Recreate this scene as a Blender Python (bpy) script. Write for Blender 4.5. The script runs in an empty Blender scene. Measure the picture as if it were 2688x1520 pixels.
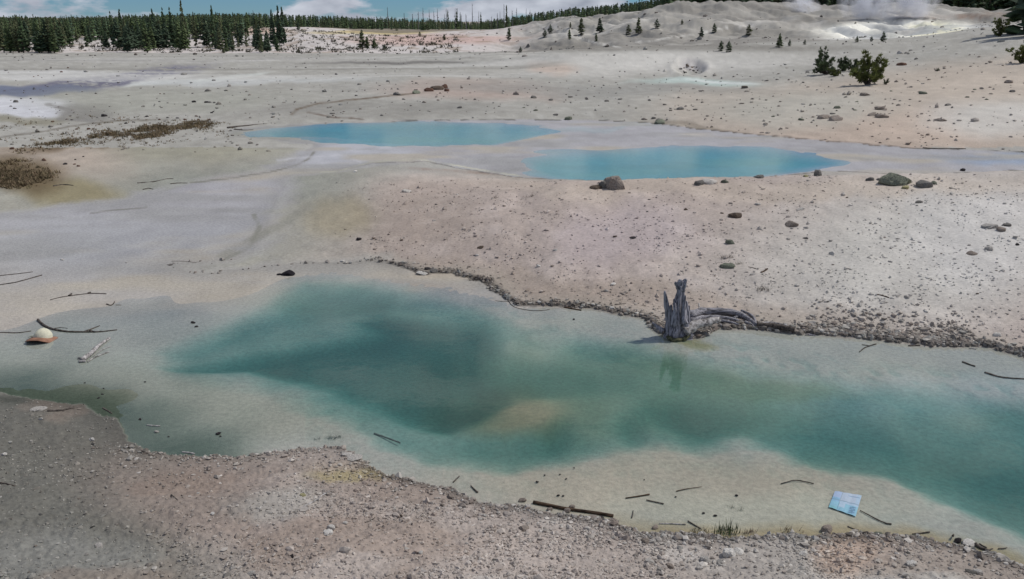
import bpy, math, random
import numpy as np
from mathutils import Vector, Matrix
from mathutils.bvhtree import BVHTree

# ------------------------------------------------------------------ camera, sky, sun
C = bpy.context.scene.collection
S = bpy.context.scene
CAM_H = 3.1
PITCH = math.radians(16.7)
FPX = 2328.0                      # focal length in photo pixels (photo is 2688 wide)
SUN_EL, SUN_AZ = math.radians(52), math.radians(72)   # azimuth measured from +Y towards +X
cam = bpy.data.cameras.new('camera'); cam_o = bpy.data.objects.new('camera', cam); C.objects.link(cam_o)
cam_o.location = (0, 0, CAM_H); cam_o.rotation_euler = (math.pi/2 - PITCH, 0, 0)
cam.sensor_width = 36; cam.lens = 36*FPX/2688; cam.clip_start = .05; cam.clip_end = 8000
S.camera = cam_o

W = bpy.data.worlds.new('World'); S.world = W; W.use_nodes = True
nt = W.node_tree; nt.nodes.clear()
def N(t, nt, **k):
    n = nt.nodes.new(t)
    for a, b in k.items(): setattr(n, a, b)
    return n
sky = N('ShaderNodeTexSky', nt, sky_type='NISHITA', sun_disc=False)
sky.sun_elevation = SUN_EL; sky.sun_rotation = SUN_AZ; sky.altitude = 2300; sky.air_density = 1.0; sky.dust_density = .0; sky.ozone_density = 3.0
bg = N('ShaderNodeBackground', nt); bg.inputs['Strength'].default_value = .062
wo = N('ShaderNodeOutputWorld', nt)
tc = N('ShaderNodeTexCoord', nt)
mp = N('ShaderNodeMapping', nt); mp.inputs['Scale'].default_value = (1, 1, 3.2); mp.inputs['Location'].default_value = (3.3, 1.7, .12)
nt.links.new(tc.outputs['Generated'], mp.inputs[0])
n1 = N('ShaderNodeTexNoise', nt); n1.inputs['Scale'].default_value = 7.5; n1.inputs['Detail'].default_value = 8; n1.inputs['Roughness'].default_value = .56
nt.links.new(mp.outputs[0], n1.inputs[0])
r1 = N('ShaderNodeValToRGB', nt); r1.color_ramp.elements[0].position = .46; r1.color_ramp.elements[1].position = .53
nt.links.new(n1.outputs[0], r1.inputs[0])
n2 = N('ShaderNodeTexNoise', nt); n2.inputs['Scale'].default_value = 17; n2.inputs['Detail'].default_value = 7
mp2 = N('ShaderNodeMapping', nt); mp2.inputs['Scale'].default_value = (1, 1, 2.2); mp2.inputs['Location'].default_value = (9, 4, -.05)
nt.links.new(tc.outputs['Generated'], mp2.inputs[0]); nt.links.new(mp2.outputs[0], n2.inputs[0])
r2 = N('ShaderNodeValToRGB', nt); r2.color_ramp.elements[0].position = .36; r2.color_ramp.elements[1].position = .66
r2.color_ramp.elements[0].color = (4.3, 4.75, 5.8, 1); r2.color_ramp.elements[1].color = (8.8, 9.3, 10.4, 1)
nt.links.new(n2.outputs[0], r2.inputs[0])
tint = N('ShaderNodeMix', nt, data_type='RGBA', blend_type='MULTIPLY'); tint.inputs[0].default_value = 1
tint.inputs[7].default_value = (.42, .66, .92, 1)
nt.links.new(sky.outputs[0], tint.inputs[6])
mx = N('ShaderNodeMix', nt, data_type='RGBA')
nt.links.new(r1.outputs[0], mx.inputs[0]); nt.links.new(tint.outputs[2], mx.inputs[6]); nt.links.new(r2.outputs[0], mx.inputs[7])
nt.links.new(mx.outputs[2], bg.inputs['Color']); nt.links.new(bg.outputs[0], wo.inputs[0])

sd = bpy.data.lights.new('sun', 'SUN'); sd.energy = 2.6; sd.angle = math.radians(.53); sd.color = (1, .95, .88)
so = bpy.data.objects.new('sun', sd); C.objects.link(so)
sv = Vector((math.sin(SUN_AZ)*math.cos(SUN_EL), math.cos(SUN_AZ)*math.cos(SUN_EL), math.sin(SUN_EL)))
so.rotation_euler = sv.to_track_quat('Z', 'Y').to_euler()
S.view_settings.view_transform = 'Standard'; S.view_settings.look = 'None'
S.view_settings.exposure = .12; S.view_settings.gamma = 1; S.view_settings.use_curve_mapping = False
S.render.engine = 'CYCLES'
S.cycles.transparent_max_bounces = 24; S.cycles.max_bounces = 6; S.cycles.volume_bounces = 5
S.cycles.volume_step_rate = 2.0

random.seed(4)
RNG = np.random.default_rng(11)
K = 1.0439                         # the outlines below were measured on a 2575 px wide print of the photograph

# ------------------------------------------------------------------ numeric helpers
cp, sp_ = math.cos(PITCH), math.sin(PITCH)
def ray(px, py):
    a, b = (px-1344)/FPX, (760-py)/FPX
    return Vector((a, cp+b*sp_, -sp_+b*cp))
def flat(px, py, z=0.0):
    d = ray(px, py); t = (z-CAM_H)/d.z
    return Vector((d.x*t, d.y*t, z))
def project(x, y, z):
    h = z-CAM_H
    dep = np.maximum(y*cp - h*sp_, .05)
    return 1344 + FPX*x/dep, 760 - FPX*(y*sp_ + h*cp)/dep

def hash2(ix, iy, s):
    h = (ix.astype(np.int64)*374761393 + iy.astype(np.int64)*668265263 + s*1274126177) & 0xffffffff
    h = ((h ^ (h >> 13))*1274126177) & 0xffffffff
    return ((h ^ (h >> 16)) & 0xffff)/65535.0
def vnoise(x, y, s=0):
    ix = np.floor(x); iy = np.floor(y); fx = x-ix; fy = y-iy
    fx = fx*fx*fx*(fx*(fx*6-15)+10); fy = fy*fy*fy*(fy*(fy*6-15)+10)
    a = hash2(ix, iy, s); b = hash2(ix+1, iy, s); c = hash2(ix, iy+1, s); d = hash2(ix+1, iy+1, s)
    return (a*(1-fx)+b*fx)*(1-fy) + (c*(1-fx)+d*fx)*fy
def fbm(x, y, o=4, s=0, g=.5):
    v = 0; a = 1; t = 0
    for i in range(o):
        v = v + a*vnoise(x*2**i + 17.3*i, y*2**i - 9.1*i, s+i); t += a; a *= g
    return v/t*2-1
def ss(a, b, x):
    t = np.clip((x-a)/(b-a), 0, 1); return t*t*(3-2*t)
def sdist(x, y, poly):
    """signed distance to a polygon, negative inside"""
    P = np.array(poly, float); Q = np.roll(P, -1, 0)
    d2 = np.full(x.shape, 1e18); ins = np.zeros(x.shape, bool)
    for (ax, ay), (bx, by) in zip(P, Q):
        ex, ey = bx-ax, by-ay
        t = np.clip(((x-ax)*ex+(y-ay)*ey)/(ex*ex+ey*ey+1e-12), 0, 1)
        d2 = np.minimum(d2, (x-ax-t*ex)**2+(y-ay-t*ey)**2)
        c = (ay > y) != (by > y)
        if ey != 0: ins ^= c & (x < ax+(y-ay)*ex/ey)
    d = np.sqrt(d2); return np.where(ins, -d, d)
def wpoly(pts):                                   # print outline -> metres on the water level
    return [tuple(flat(px*K, py*K)[:2]) for px, py in pts]

# ------------------------------------------------------------------ outlines at water level
NEAR_SHORE = [(-700,985),(-300,975),(-100,985),(0,985),(80,1003),(200,1012),(290,1045),(330,1105),(360,1128),(430,1143),(520,1153),(600,1150),(700,1138),(780,1130),(850,1130),(905,1150),(930,1180),(975,1203),(1040,1218),(1120,1222),(1200,1242),(1320,1268),(1420,1290),(1540,1308),(1640,1332),(1750,1337),(1900,1337),(2000,1337),(2060,1350),(2200,1342),(2300,1347),(2400,1367),(2480,1390),(2575,1418),(2700,1450),(3100,1500),(3600,1500)]
FAR_SHORE = [(3600,960),(3100,925),(2700,900),(2575,895),(2480,872),(2390,868),(2300,866),(2200,852),(2100,842),(2000,838),(1900,826),(1800,826),(1760,850),(1715,852),(1672,838),(1620,800),(1500,776),(1400,769),(1300,770),(1262,750),(1200,710),(1120,690),(1060,692),(1000,670),(940,658),(860,667),(780,664),(700,673),(600,682),(520,692),(455,683),(425,664),(500,658),(580,655),(625,635),(650,600),(655,550),(680,520),(700,480),(690,455),(730,440),(850,430)]
# shallow sheet of water that joins the two pools and spreads over the mud flat to the left
REST = [(930,412),(1080,408),(1200,432),(1330,448),(1460,452),(1700,455),(1950,448),(2070,430),(2250,440),(2575,432),(3300,420),(3300,372),(2575,386),(2400,378),(2200,366),(2000,350),(1850,338),(1650,312),(1500,303),(1300,303),(1050,305),(850,312),(700,318),(610,325),(590,335),(700,352),(790,362),(780,385),(730,410),(660,435),(520,455),(440,475),(330,505),(200,520),(60,535),(-200,560),(-700,600)]
WATER = wpoly(NEAR_SHORE + FAR_SHORE + REST)
DEEP = wpoly([(385,885),(460,850),(560,810),(640,775),(690,740),(740,710),(830,706),(950,725),(1080,735),(1200,775),(1290,810),(1450,835),(1600,850),(1690,880),(1850,905),(2000,935),(2200,960),(2400,985),(2575,1010),(3000,1060),(3400,1500),(2900,1480),(2575,1345),(2480,1300),(2380,1260),(2250,1205),(2120,1190),(2010,1165),(1930,1128),(1870,1120),(1750,1135),(1660,1112),(1550,1128),(1450,1148),(1300,1170),(1180,1160),(1080,1165),(960,1130),(860,1075),(780,1035),(640,985),(520,960),(430,930)])
CORE = wpoly([(425,914),(600,885),(760,858),(900,835),(880,800),(960,780),(1080,800),(1200,810),(1260,850),(1262,930),(1290,1000),(1230,1040),(1140,1075),(1060,1075),(980,1050),(900,1015),(800,970),(700,955),(560,935)])
CORE2 = wpoly([(1840,1075),(2000,1040),(2200,1070),(2400,1090),(2575,1110),(3000,1160),(3200,1450),(2800,1420),(2575,1300),(2450,1240),(2330,1200),(2200,1165),(2080,1140),(1950,1110)])
POOL_L = wpoly([(625,334),(700,323),(850,313),(1000,308),(1200,312),(1330,320),(1370,335),(1310,348),(1240,362),(1090,366),(930,362),(800,349),(700,343)])
POOL_R = wpoly([(1360,404),(1450,392),(1560,382),(1700,372),(1800,372),(1900,380),(2000,392),(2080,406),(2000,420),(1900,436),(1760,446),(1600,456),(1500,450),(1410,436),(1370,420)])

# ------------------------------------------------------------------ the lie of the land
UC = np.array([-2500, -400, 0, 400, 800, 1100, 1344, 1500, 1800, 2100, 2300, 2688, 3100, 5000], float)
YR = np.array([0, 7, 9, 11, 13, 15, 17, 19, 22, 24, 30, 40, 50, 60, 75, 90, 110, 130, 160, 180, 220, 300, 500, 3000], float)
ZT = np.array([
 # -2500 -400  0    400   800  1100 1344  1500  1800  2100  2300  2688  3100 5000
 [.75, .75,  .75,  .75,  .75, .75, .75,  .75,  .75,  .75,  .75,  .75,  .75, .75],   #0
 [.05, .05,  .05,  .05,  .05, .05, .05,  .05,  .05,  .05,  .05,  .05,  .05, .05],   #7
 [.05, .03,  .02,  .02,  .02, .03, .05,  .05,  .08,  .12,  .15,  .18,  .18, .2],    #9
 [.05, .03,  .02,  .02,  .02, .06, .14,  .20,  .26,  .30,  .32,  .36,  .38, .4],    #11
 [.05, .03,  .02,  .02,  .02, .09, .26,  .36,  .44,  .48,  .50,  .54,  .56, .6],    #13
 [.05, .03,  .02,  .02,  .02, .10, .27,  .45,  .54,  .57,  .58,  .64,  .66, .7],    #15
 [.05, .03,  .02,  .02,  .02, .04, .08,  .10,  .12,  .15,  .20,  .25,  .25, .3],    #17
 [.05, .03,  .02,  .02,  .02, .02, .02,  .02,  .02,  .02,  .02,  .02,  .02, .05],   #19
 [.05, .03,  .02,  .02,  .02, .02, .02,  .02,  .02,  .02,  .02,  .02,  .03, .05],   #22
 [.05, .04,  .03,  .03,  .02, .02, .02,  .02,  .02,  .03,  .05,  .10,  .12, .2],    #24
 [.10, .08,  .05,  .04,  .05, .05, .05,  .05,  .10,  .22,  .28,  .45,  .6,  .8],    #30
 [.10, .08,  .02,  .02,  .08, .15, .18,  .12,  .12,  .40,  .60, 1.10, 1.5, 2.0],    #40
 [.10, .06,  .02,  .02,  .05, .20, .10,  .05,  .02,  .55, 1.00, 1.80, 2.3, 3.0],    #50
 [.10, .05,  .02,  .02,  .02, .08, .10,  .30,  .25,  .70, 1.30, 2.40, 3.0, 4.0],    #60
 [.10, .05,  .02,  .03,  .02, .04, .45, 1.00, 1.05, 1.50, 1.75, 2.85, 3.5, 5.0],    #75
 [.10, .05,  .05,  .05,  .05, .05, .30,  .60,  .90, 1.50, 1.60, 3.00, 3.9, 5.5],    #90
 [.60, .40,  .30,  .30,  .15, .15, .40, 1.40, 2.30, 2.20, 2.20, 3.20, 4.2, 6.0],    #110
 [1.2, 1.0,  .90,  .90, 1.30, .70,1.10, 2.90, 4.10, 3.70, 3.90, 4.20, 4.8, 6.5],    #130
 [1.7, 1.5,  1.4,  1.4, 2.05,1.35,2.10, 4.10, 6.10, 5.60, 5.50, 5.30, 5.5, 7.0],    #160
 [2.2, 1.9,  1.9,  1.9, 2.30,1.50,1.90, 3.70, 5.70, 5.40, 5.30, 5.30, 5.6, 7.0],    #180
 [2.2, 2.0,  2.0,  2.0, 1.90,1.10,1.20, 3.00, 5.00, 5.40, 5.60, 6.00, 6.5, 8.0],    #220
 [3.0, 2.8,  2.8,  2.6, 2.20,1.00,1.00, 3.00, 5.00, 6.50, 8.00, 9.00, 10., 11.],    #300
 [6.0, 6.0,  6.0,  5.0, 4.00,3.00,3.00, 5.00, 8.00, 11.0, 14.0, 15.0, 16., 17.],    #500
 [10., 10.,  10.,  10.,  9., 8., 8.,  10.,  14.,  20.,  24.,  28.,  30., 30.]])
def hermite(tab, x, xs):                          # smooth table lookup along axis 0, returns index and weights
    i = np.clip(np.searchsorted(xs, x)-1, 0, len(xs)-2)
    t = np.clip((x-xs[i])/(xs[i+1]-xs[i]), 0, 1)
    return i, t
def table(u, y):
    yi, ty = hermite(None, y, YR); ui, tu = hermite(None, u, UC)
    tu = tu*tu*(3-2*tu)
    def cr(col):                                  # monotone-ish cubic along distance
        n = len(YR)
        p0 = ZT[np.clip(yi-1, 0, n-1), col]; p1 = ZT[yi, col]; p2 = ZT[yi+1, col]; p3 = ZT[np.clip(yi+2, 0, n-1), col]
        y0 = YR[np.clip(yi-1, 0, n-1)]; y1 = YR[yi]; y2 = YR[yi+1]; y3 = YR[np.clip(yi+2, 0, n-1)]
        h = y2-y1
        s1 = (p2-p1)/h; s0 = np.where(y1 > y0, (p1-p0)/np.maximum(y1-y0, 1e-6), s1); s2 = np.where(y3 > y2, (p3-p2)/np.maximum(y3-y2, 1e-6), s1)
        m1 = np.where(s0*s1 > 0, 2*s0*s1/(s0+s1+1e-12), 0); m2 = np.where(s1*s2 > 0, 2*s1*s2/(s1+s2+1e-12), 0)
        t = ty; t2 = t*t; t3 = t2*t
        return (2*t3-3*t2+1)*p1 + (t3-2*t2+t)*h*m1 + (-2*t3+3*t2)*p2 + (t3-t2)*h*m2
    return cr(ui)*(1-tu) + cr(ui+1)*tu

def blob(pu, pv, cx, cy, rx, ry, rot=0, soft=.6):
    """soft ellipse, in print coordinates"""
    c, s = math.cos(math.radians(rot)), math.sin(math.radians(rot))
    dx, dy = pu-cx, pv-cy
    a = (dx*c+dy*s)/rx; b = (-dx*s+dy*c)/ry
    return 1-ss(1-soft, 1+soft, np.sqrt(a*a+b*b))

def terrain(x, y, detail=True):
    yy = np.maximum(y, 0)
    u, v = project(x, np.maximum(y, .3), 0*x)
    z = table(np.where(y > .5, u, 1344), yy)
    nw = fbm(x*.9, y*.9, 4, 3)
    nf = fbm(x*5, y*5, 3, 21)
    dw = sdist(x+.12*nw*ss(0,14,yy)+.03*nf, y+.12*nw+.05*nf+.25*nw*ss(10,25,yy), WATER)
    near = (y < 24)
    land = ss(0, 1.3, dw)
    lip = .018*ss(-.02, .05, dw) + .016*ss(.0,.09,dw)*(1+nf)*np.exp(-np.maximum(dw,0)/.25)
    lip = lip*(1-.75*ss(9, 10.5, y)*ss(1100, 850, u))*(1-.7*ss(7.5,6.5,y)*ss(900,600,u)); dry = lip + z*land + .012*(nw+.6)*ss(.1, 1, dw)
    dry = np.maximum(dry, .006)
    # bed
    dd = sdist(x+.10*nw+.03*nf, y+.16*nw+.05*nf, DEEP)
    dc = sdist(x+.10*nw, y+.2*nw, CORE)
    dc2 = sdist(x+.10*nw, y+.25*nw, CORE2)
    U, V = u/K, v/K
    n3 = fbm(x*1.4+5, y*.9, 4, 31)
    dep = .012*ss(0, -1.0, dw)*ss(11, 8.5, y)
    dep = dep + .16*ss(.10, -.50, dd)*ss(5.6,7.4,y) + .19*ss(.10, -.26, dd)*ss(7.4,5.6,y)
    dep = dep + .23*ss(.10, -.30, dc)
    dep = dep + .20*ss(.3, -.9, dc2)
    dep = dep + .09*ss(0,-.3,dd)*n3
    dep = dep + .20*blob(U, V, 1745, 1040, 100, 36, 12, .8) + .11*blob(U, V, 1280, 1108, 150, 24, 0, .9) + .10*blob(U, V, 1590, 1066, 30, 40, -18, .9)
    dep = dep + .09*blob(U, V, 1400, 1088, 40, 28, -50, .9) + .10*blob(U, V, 1370, 950, 200, 34, 0) + .08*blob(U,V,1160,1040,80,40,0)
    dep = dep - .105*blob(U, V, 1290, 1045, 150, 38, -12, .5)*ss(0,-.3,dd) - .02*blob(U, V, 1500, 1070, 50, 26, 40) - .10*blob(U, V, 1330, 860, 90, 36, 10)
    dep = dep - .07*blob(U, V, 1850, 1090, 60, 30, 20)
    dep = dep + .10*blob(U, V, 860, 755, 130, 34, -6)
    # depth scaled down; the dark band by the near left bank is bed colour
    dep = .003+np.maximum(dep, 0)*.29
    mud = ss(8.3, 10.8, y+2.6*fbm(x*.45, y*.3, 4, 35)+.8*ss(1500,1100,U))
    dep = np.maximum(dep, .003*ss(0,-.2,dw)+.002) - .009*mud*ss(-.1, .5, dd)
    # pitted, rippled mud round the deep water
    rip = ss(.9, .0, dd)*ss(-.5, .0, dd)*np.abs(fbm(x*9, y*7, 2, 41))
    dep = dep + .006*rip*(u > 800) + .022*ss(.75,.2,dd)*ss(-.25,.1,dd)*(u > 1750)*(y > 6.8)*ss(.0,.5,fbm(x*11, y*6, 2, 43))*.35
    # far pools
    dl = sdist(x+.5*nw, y+.7*nw, POOL_L); dr = sdist(x+.4*nw, y+.5*nw, POOL_R)
    dfar = -.006 + .11*ss(.35, -.7, dl) + .11*ss(.7, -.5, dr) + .012*blob(U, V, 1420, 382, 80, 7) + .03*blob(U, V, 340, 383, 90, 14, -4)
    fw = ss(12.5, 15.5, y); dep = dep*(1-fw)+dfar*fw

    wet = ss(.0, -.03, dw)
    z = dry*(1-wet) - dep*wet
    # little blue pond west of the pools and film on the far flats
    # relief
    r = np.sqrt(x*x+y*y)
    lnd = ss(.02, .4, dw)
    big = fbm(x*.05, y*.05, 5, 51)
    z = z + lnd*ss(60, 120, yy)*big*.7 + lnd*ss(88,105,yy)*ss(175,160,yy)*ss(1250,1450,u)*1.0*(np.abs(fbm(x*.33+y*.1, y*.16, 4, 59))-.2) + lnd*ss(85, 110, yy)*ss(200,165,yy)*ss(1200,1400,u)*(1.3*fbm(x*.11+y*.05, y*.07, 3, 57)-.8*np.abs(fbm(x*.20+y*.08, y*.10, 3, 58))) + lnd*ss(28, 60, yy)*fbm(x*.25, y*.25, 4, 61)*.10*ss(1100, 1600, u)
    z = z + lnd*ss(24, 40, yy)*ss(1200,1900,u)*fbm(x*.9, y*.9, 3, 65)*.035
    if detail:
        mid = lnd*ss(70, 20, r)
        z = z + mid*.035*fbm(x*1.8, y*1.8, 4, 71) + mid*.010*fbm(x*9, y*9, 3, 75)*ss(30,14,r)
        g = fbm(x*30, y*30, 2, 81); z = z + lnd*ss(11, 6, r)*.010*g + .006*np.abs(fbm(x*55,y*55,1,85))*lnd*ss(9,6,r)
    z = np.where(dw > .04, np.maximum(z, .003), z)
    # mud pot crater behind, and terrace gullies on the far hill
    pu, pv = project(x, y, z); pu, pv = pu/K, pv/K
    cr = np.where(y > 40, blob(pu, pv, 1735, 168, 34, 17, 0, .5), 0); z = z - cr*(.40+.5*fbm(x*1.5,y*1.5,3,199))
    rm = blob(pu, pv, 1735, 172, 52, 27, 0, .3)-blob(pu, pv, 1735, 172, 38, 19, 0, .3); z = z + np.where(y > 40, np.clip(rm, 0, 1)*.14, 0)
    terr = np.where((y > 95) & (y < 170), blob(pu, pv, 2290, 78, 210, 30, 0, .3), 0)
    z = z + terr*(.9*np.abs(fbm(x*.16, y*.05, 4, 91)) + .3*fbm(x*.6, y*.2, 3, 95))
    return z, dw, dd, dc, wet

# ------------------------------------------------------------------ materials
def mat(name, rough=.9, spec=.2):
    m = bpy.data.materials.new(name); m.use_nodes = True; n = m.node_tree; b = n.nodes['Principled BSDF']
    b.inputs['Roughness'].default_value = rough; b.inputs['Specular IOR Level'].default_value = spec
    return m, n, b
def noise_col(n, b, src, scale, amp, coord='Object', bump=0, bscale=None, dist=.01, detail=5):
    """multiply a colour source by noise in 1-amp..1+amp"""
    t = N('ShaderNodeTexCoord', n); no = N('ShaderNodeTexNoise', n); no.inputs['Scale'].default_value = scale; no.inputs['Detail'].default_value = detail
    n.links.new(t.outputs[coord], no.inputs[0])
    mr = N('ShaderNodeMapRange', n); mr.inputs[1].default_value = .3; mr.inputs[2].default_value = .7; mr.inputs[3].default_value = 1-amp; mr.inputs[4].default_value = 1+amp
    n.links.new(no.outputs[0], mr.inputs[0])
    vm = N('ShaderNodeVectorMath', n, operation='SCALE'); n.links.new(src, vm.inputs[0]); n.links.new(mr.outputs[0], vm.inputs['Scale'])
    n.links.new(vm.outputs[0], b.inputs['Base Color'])
    if bump:
        nb = N('ShaderNodeTexNoise', n); nb.inputs['Scale'].default_value = bscale or scale; nb.inputs['Detail'].default_value = 6
        n.links.new(t.outputs[coord], nb.inputs[0])
        bp = N('ShaderNodeBump', n); bp.inputs['Strength'].default_value = bump; bp.inputs['Distance'].default_value = dist
        n.links.new(nb.outputs[0], bp.inputs['Height']); n.links.new(bp.outputs[0], b.inputs['Normal'])
    return vm

mg, n, b = mat('mineral_ground', .95, .15)
at_ = N('ShaderNodeAttribute', n, attribute_name='tone')
vm = noise_col(n, b, at_.outputs['Color'], 26, .16, bump=.55, bscale=60, dist=.012, detail=8)
geo = N('ShaderNodeTexCoord', n)
vo = N('ShaderNodeTexVoronoi', n); vo.inputs['Scale'].default_value = 34; n.links.new(geo.outputs['Object'], vo.inputs[0])
cr_ = N('ShaderNodeValToRGB', n); cr_.color_ramp.elements[0].position = .10; cr_.color_ramp.elements[0].color = (1,1,1,1); cr_.color_ramp.elements[1].position = .22; cr_.color_ramp.elements[1].color = (0,0,0,1)
n.links.new(vo.outputs['Distance'], cr_.inputs[0])
sel = N('ShaderNodeSeparateColor', n); n.links.new(vo.outputs['Color'], sel.inputs[0])
gt = N('ShaderNodeMath', n, operation='GREATER_THAN'); gt.inputs[1].default_value = .62; n.links.new(sel.outputs[0], gt.inputs[0])
mu = N('ShaderNodeMath', n, operation='MULTIPLY'); n.links.new(cr_.outputs[0], mu.inputs[0]); n.links.new(gt.outputs[0], mu.inputs[1])
gv = N('ShaderNodeAttribute', n, attribute_name='grit'); mu2 = N('ShaderNodeMath', n, operation='MULTIPLY'); n.links.new(mu.outputs[0], mu2.inputs[0]); n.links.new(gv.outputs['Fac'], mu2.inputs[1])
pick = N('ShaderNodeMix', n, data_type='RGBA'); n.links.new(sel.outputs[1], pick.inputs[0]); pick.inputs[6].default_value = (.17,.15,.13,1); pick.inputs[7].default_value = (.62,.58,.52,1)
mm = N('ShaderNodeMix', n, data_type='RGBA'); n.links.new(mu2.outputs[0], mm.inputs[0]); n.links.new(vm.outputs[0], mm.inputs[6]); n.links.new(pick.outputs[2], mm.inputs[7])
n.links.new(mm.outputs[2], b.inputs['Base Color'])

def water_mat(name, sig, rough=.06, bump=.05, milk=.12, mc=(.30,.40,.35)):
    m = bpy.data.materials.new(name); m.use_nodes = True; n = m.node_tree; n.nodes.clear()
    o = N('ShaderNodeOutputMaterial', n); tr = N('ShaderNodeBsdfTransparent', n); gl = N('ShaderNodeBsdfGlossy', n); gl.inputs['Roughness'].default_value = rough
    fr = N('ShaderNodeFresnel', n); fr.inputs['IOR'].default_value = 1.33
    g = N('ShaderNodeNewGeometry', n); inv = N('ShaderNodeMath', n, operation='SUBTRACT'); inv.inputs[0].default_value = 1; n.links.new(g.outputs['Backfacing'], inv.inputs[1])
    mu = N('ShaderNodeMath', n, operation='MULTIPLY'); n.links.new(fr.outputs[0], mu.inputs[0]); n.links.new(inv.outputs[0], mu.inputs[1])
    t = N('ShaderNodeTexCoord', n); no = N('ShaderNodeTexNoise', n); no.inputs['Scale'].default_value = 5; no.inputs['Detail'].default_value = 4; n.links.new(t.outputs['Object'], no.inputs[0])
    bp = N('ShaderNodeBump', n); bp.inputs['Strength'].default_value = bump; bp.inputs['Distance'].default_value = .02; n.links.new(no.outputs[0], bp.inputs['Height']); n.links.new(bp.outputs[0], gl.inputs['Normal'])
    mi = N('ShaderNodeMixShader', n); n.links.new(mu.outputs[0], mi.inputs[0]); n.links.new(tr.outputs[0], mi.inputs[1]); n.links.new(gl.outputs[0], mi.inputs[2]); df = N('ShaderNodeBsdfDiffuse', n); df.inputs['Color'].default_value = mc+(1,); md = N('ShaderNodeMixShader', n); md.inputs[0].default_value = milk
    n.links.new(tr.outputs[0], md.inputs[1]); n.links.new(df.outputs[0], md.inputs[2]); n.links.new(md.outputs[0], mi.inputs[1]); n.links.new(mi.outputs[0], o.inputs['Surface'])
    va = N('ShaderNodeVolumeAbsorption', n); D = max(sig); va.inputs['Density'].default_value = D; va.inputs['Color'].default_value = tuple(1-s/D for s in sig)+(1,)
    n.links.new(va.outputs[0], o.inputs['Volume'])
    return m
M_WNEAR = water_mat('milky_green_water', (7.6, 3.2, 3.25))
M_WFAR = water_mat('turquoise_water', (1.9, .25, .26), .08, .03, .28, (.17,.50,.56))

def col_mat(name, rough=.9, amp=.25, scale=30, bump=.5, stretch=None, dist=.01):
    m, n, b = mat(name, rough)
    oi = N('ShaderNodeObjectInfo', n)
    noise_col(n, b, oi.outputs['Color'], scale, amp, bump=bump, dist=dist)
    return m
M_ROCK = col_mat('stone', .95, .35, 9, .7, dist=.06)
def attr_mat(name, rough=.95, amp=.12, scale=40):
    m, n, b = mat(name, rough); a = N('ShaderNodeAttribute', n, attribute_name='tone'); noise_col(n, b, a.outputs['Color'], scale, amp); return m
M_GRAVEL = attr_mat('loose_stones')
def wood_mat(name, c0, c1, sc=(60, 60, 6)):
    m, n, b = mat(name, .85)
    t = N('ShaderNodeTexCoord', n); mp = N('ShaderNodeMapping', n); mp.inputs['Scale'].default_value = sc
    n.links.new(t.outputs['Object'], mp.inputs[0]); no = N('ShaderNodeTexNoise', n); no.inputs['Scale'].default_value = 1; no.inputs['Detail'].default_value = 6; no.inputs['Roughness'].default_value = .65
    n.links.new(mp.outputs[0], no.inputs[0]); r = N('ShaderNodeValToRGB', n); r.color_ramp.elements[0].position = .38; r.color_ramp.elements[1].position = .6
    r.color_ramp.elements[0].color = c0+(1,); r.color_ramp.elements[1].color = c1+(1,)
    n.links.new(no.outputs[0], r.inputs[0]); n.links.new(r.outputs[0], b.inputs['Base Color'])
    bp = N('ShaderNodeBump', n); bp.inputs['Strength'].default_value = .8; bp.inputs['Distance'].default_value = .012; n.links.new(no.outputs[0], bp.inputs['Height']); n.links.new(bp.outputs[0], b.inputs['Normal'])
    return m
M_WOOD = wood_mat('weathered_grey_wood', (.06,.06,.07), (.40,.39,.44))
M_WOODL = wood_mat('weathered_grey_log', (.05,.05,.055), (.38,.37,.40), (9,70,70))
M_WOODP = wood_mat('pale_dry_wood', (.12,.11,.105), (.50,.48,.47), (30,30,30))
M_WOODD = wood_mat('dark_wet_wood', (.025,.022,.020), (.13,.11,.095), (30,30,30))
M_WOODB = wood_mat('brown_soaked_log', (.02,.013,.009), (.10,.065,.042), (8,60,60))
def flat_mat(name, c, rough=.8, amp=.12, scale=40, bump=.1):
    m, n, b = mat(name, rough); rgb = N('ShaderNodeRGB', n); rgb.outputs[0].default_value = tuple(c)+(1,); noise_col(n, b, rgb.outputs[0], scale, amp, bump=bump); return m
M_CREAM = flat_mat('cream_cloth', (.62,.60,.47)); M_TAN = flat_mat('reddish_brown_cloth', (.25,.135,.09), amp=.35, scale=18); M_BLACKC = flat_mat('dark_olive_cloth', (.03,.032,.02))
M_YEL = flat_mat('mustard_cloth', (.30,.24,.08))
M_NEEDLE = attr_mat('conifer_needles', .8, .3, 3); M_BARK = flat_mat('pine_bark', (.075,.06,.05), amp=.3, scale=6)
M_SNAG = flat_mat('bare_dead_trunk', (.13,.125,.135), amp=.3, scale=3)
M_SCRUB = attr_mat('low_plants', .9, .3, 20)

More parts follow.
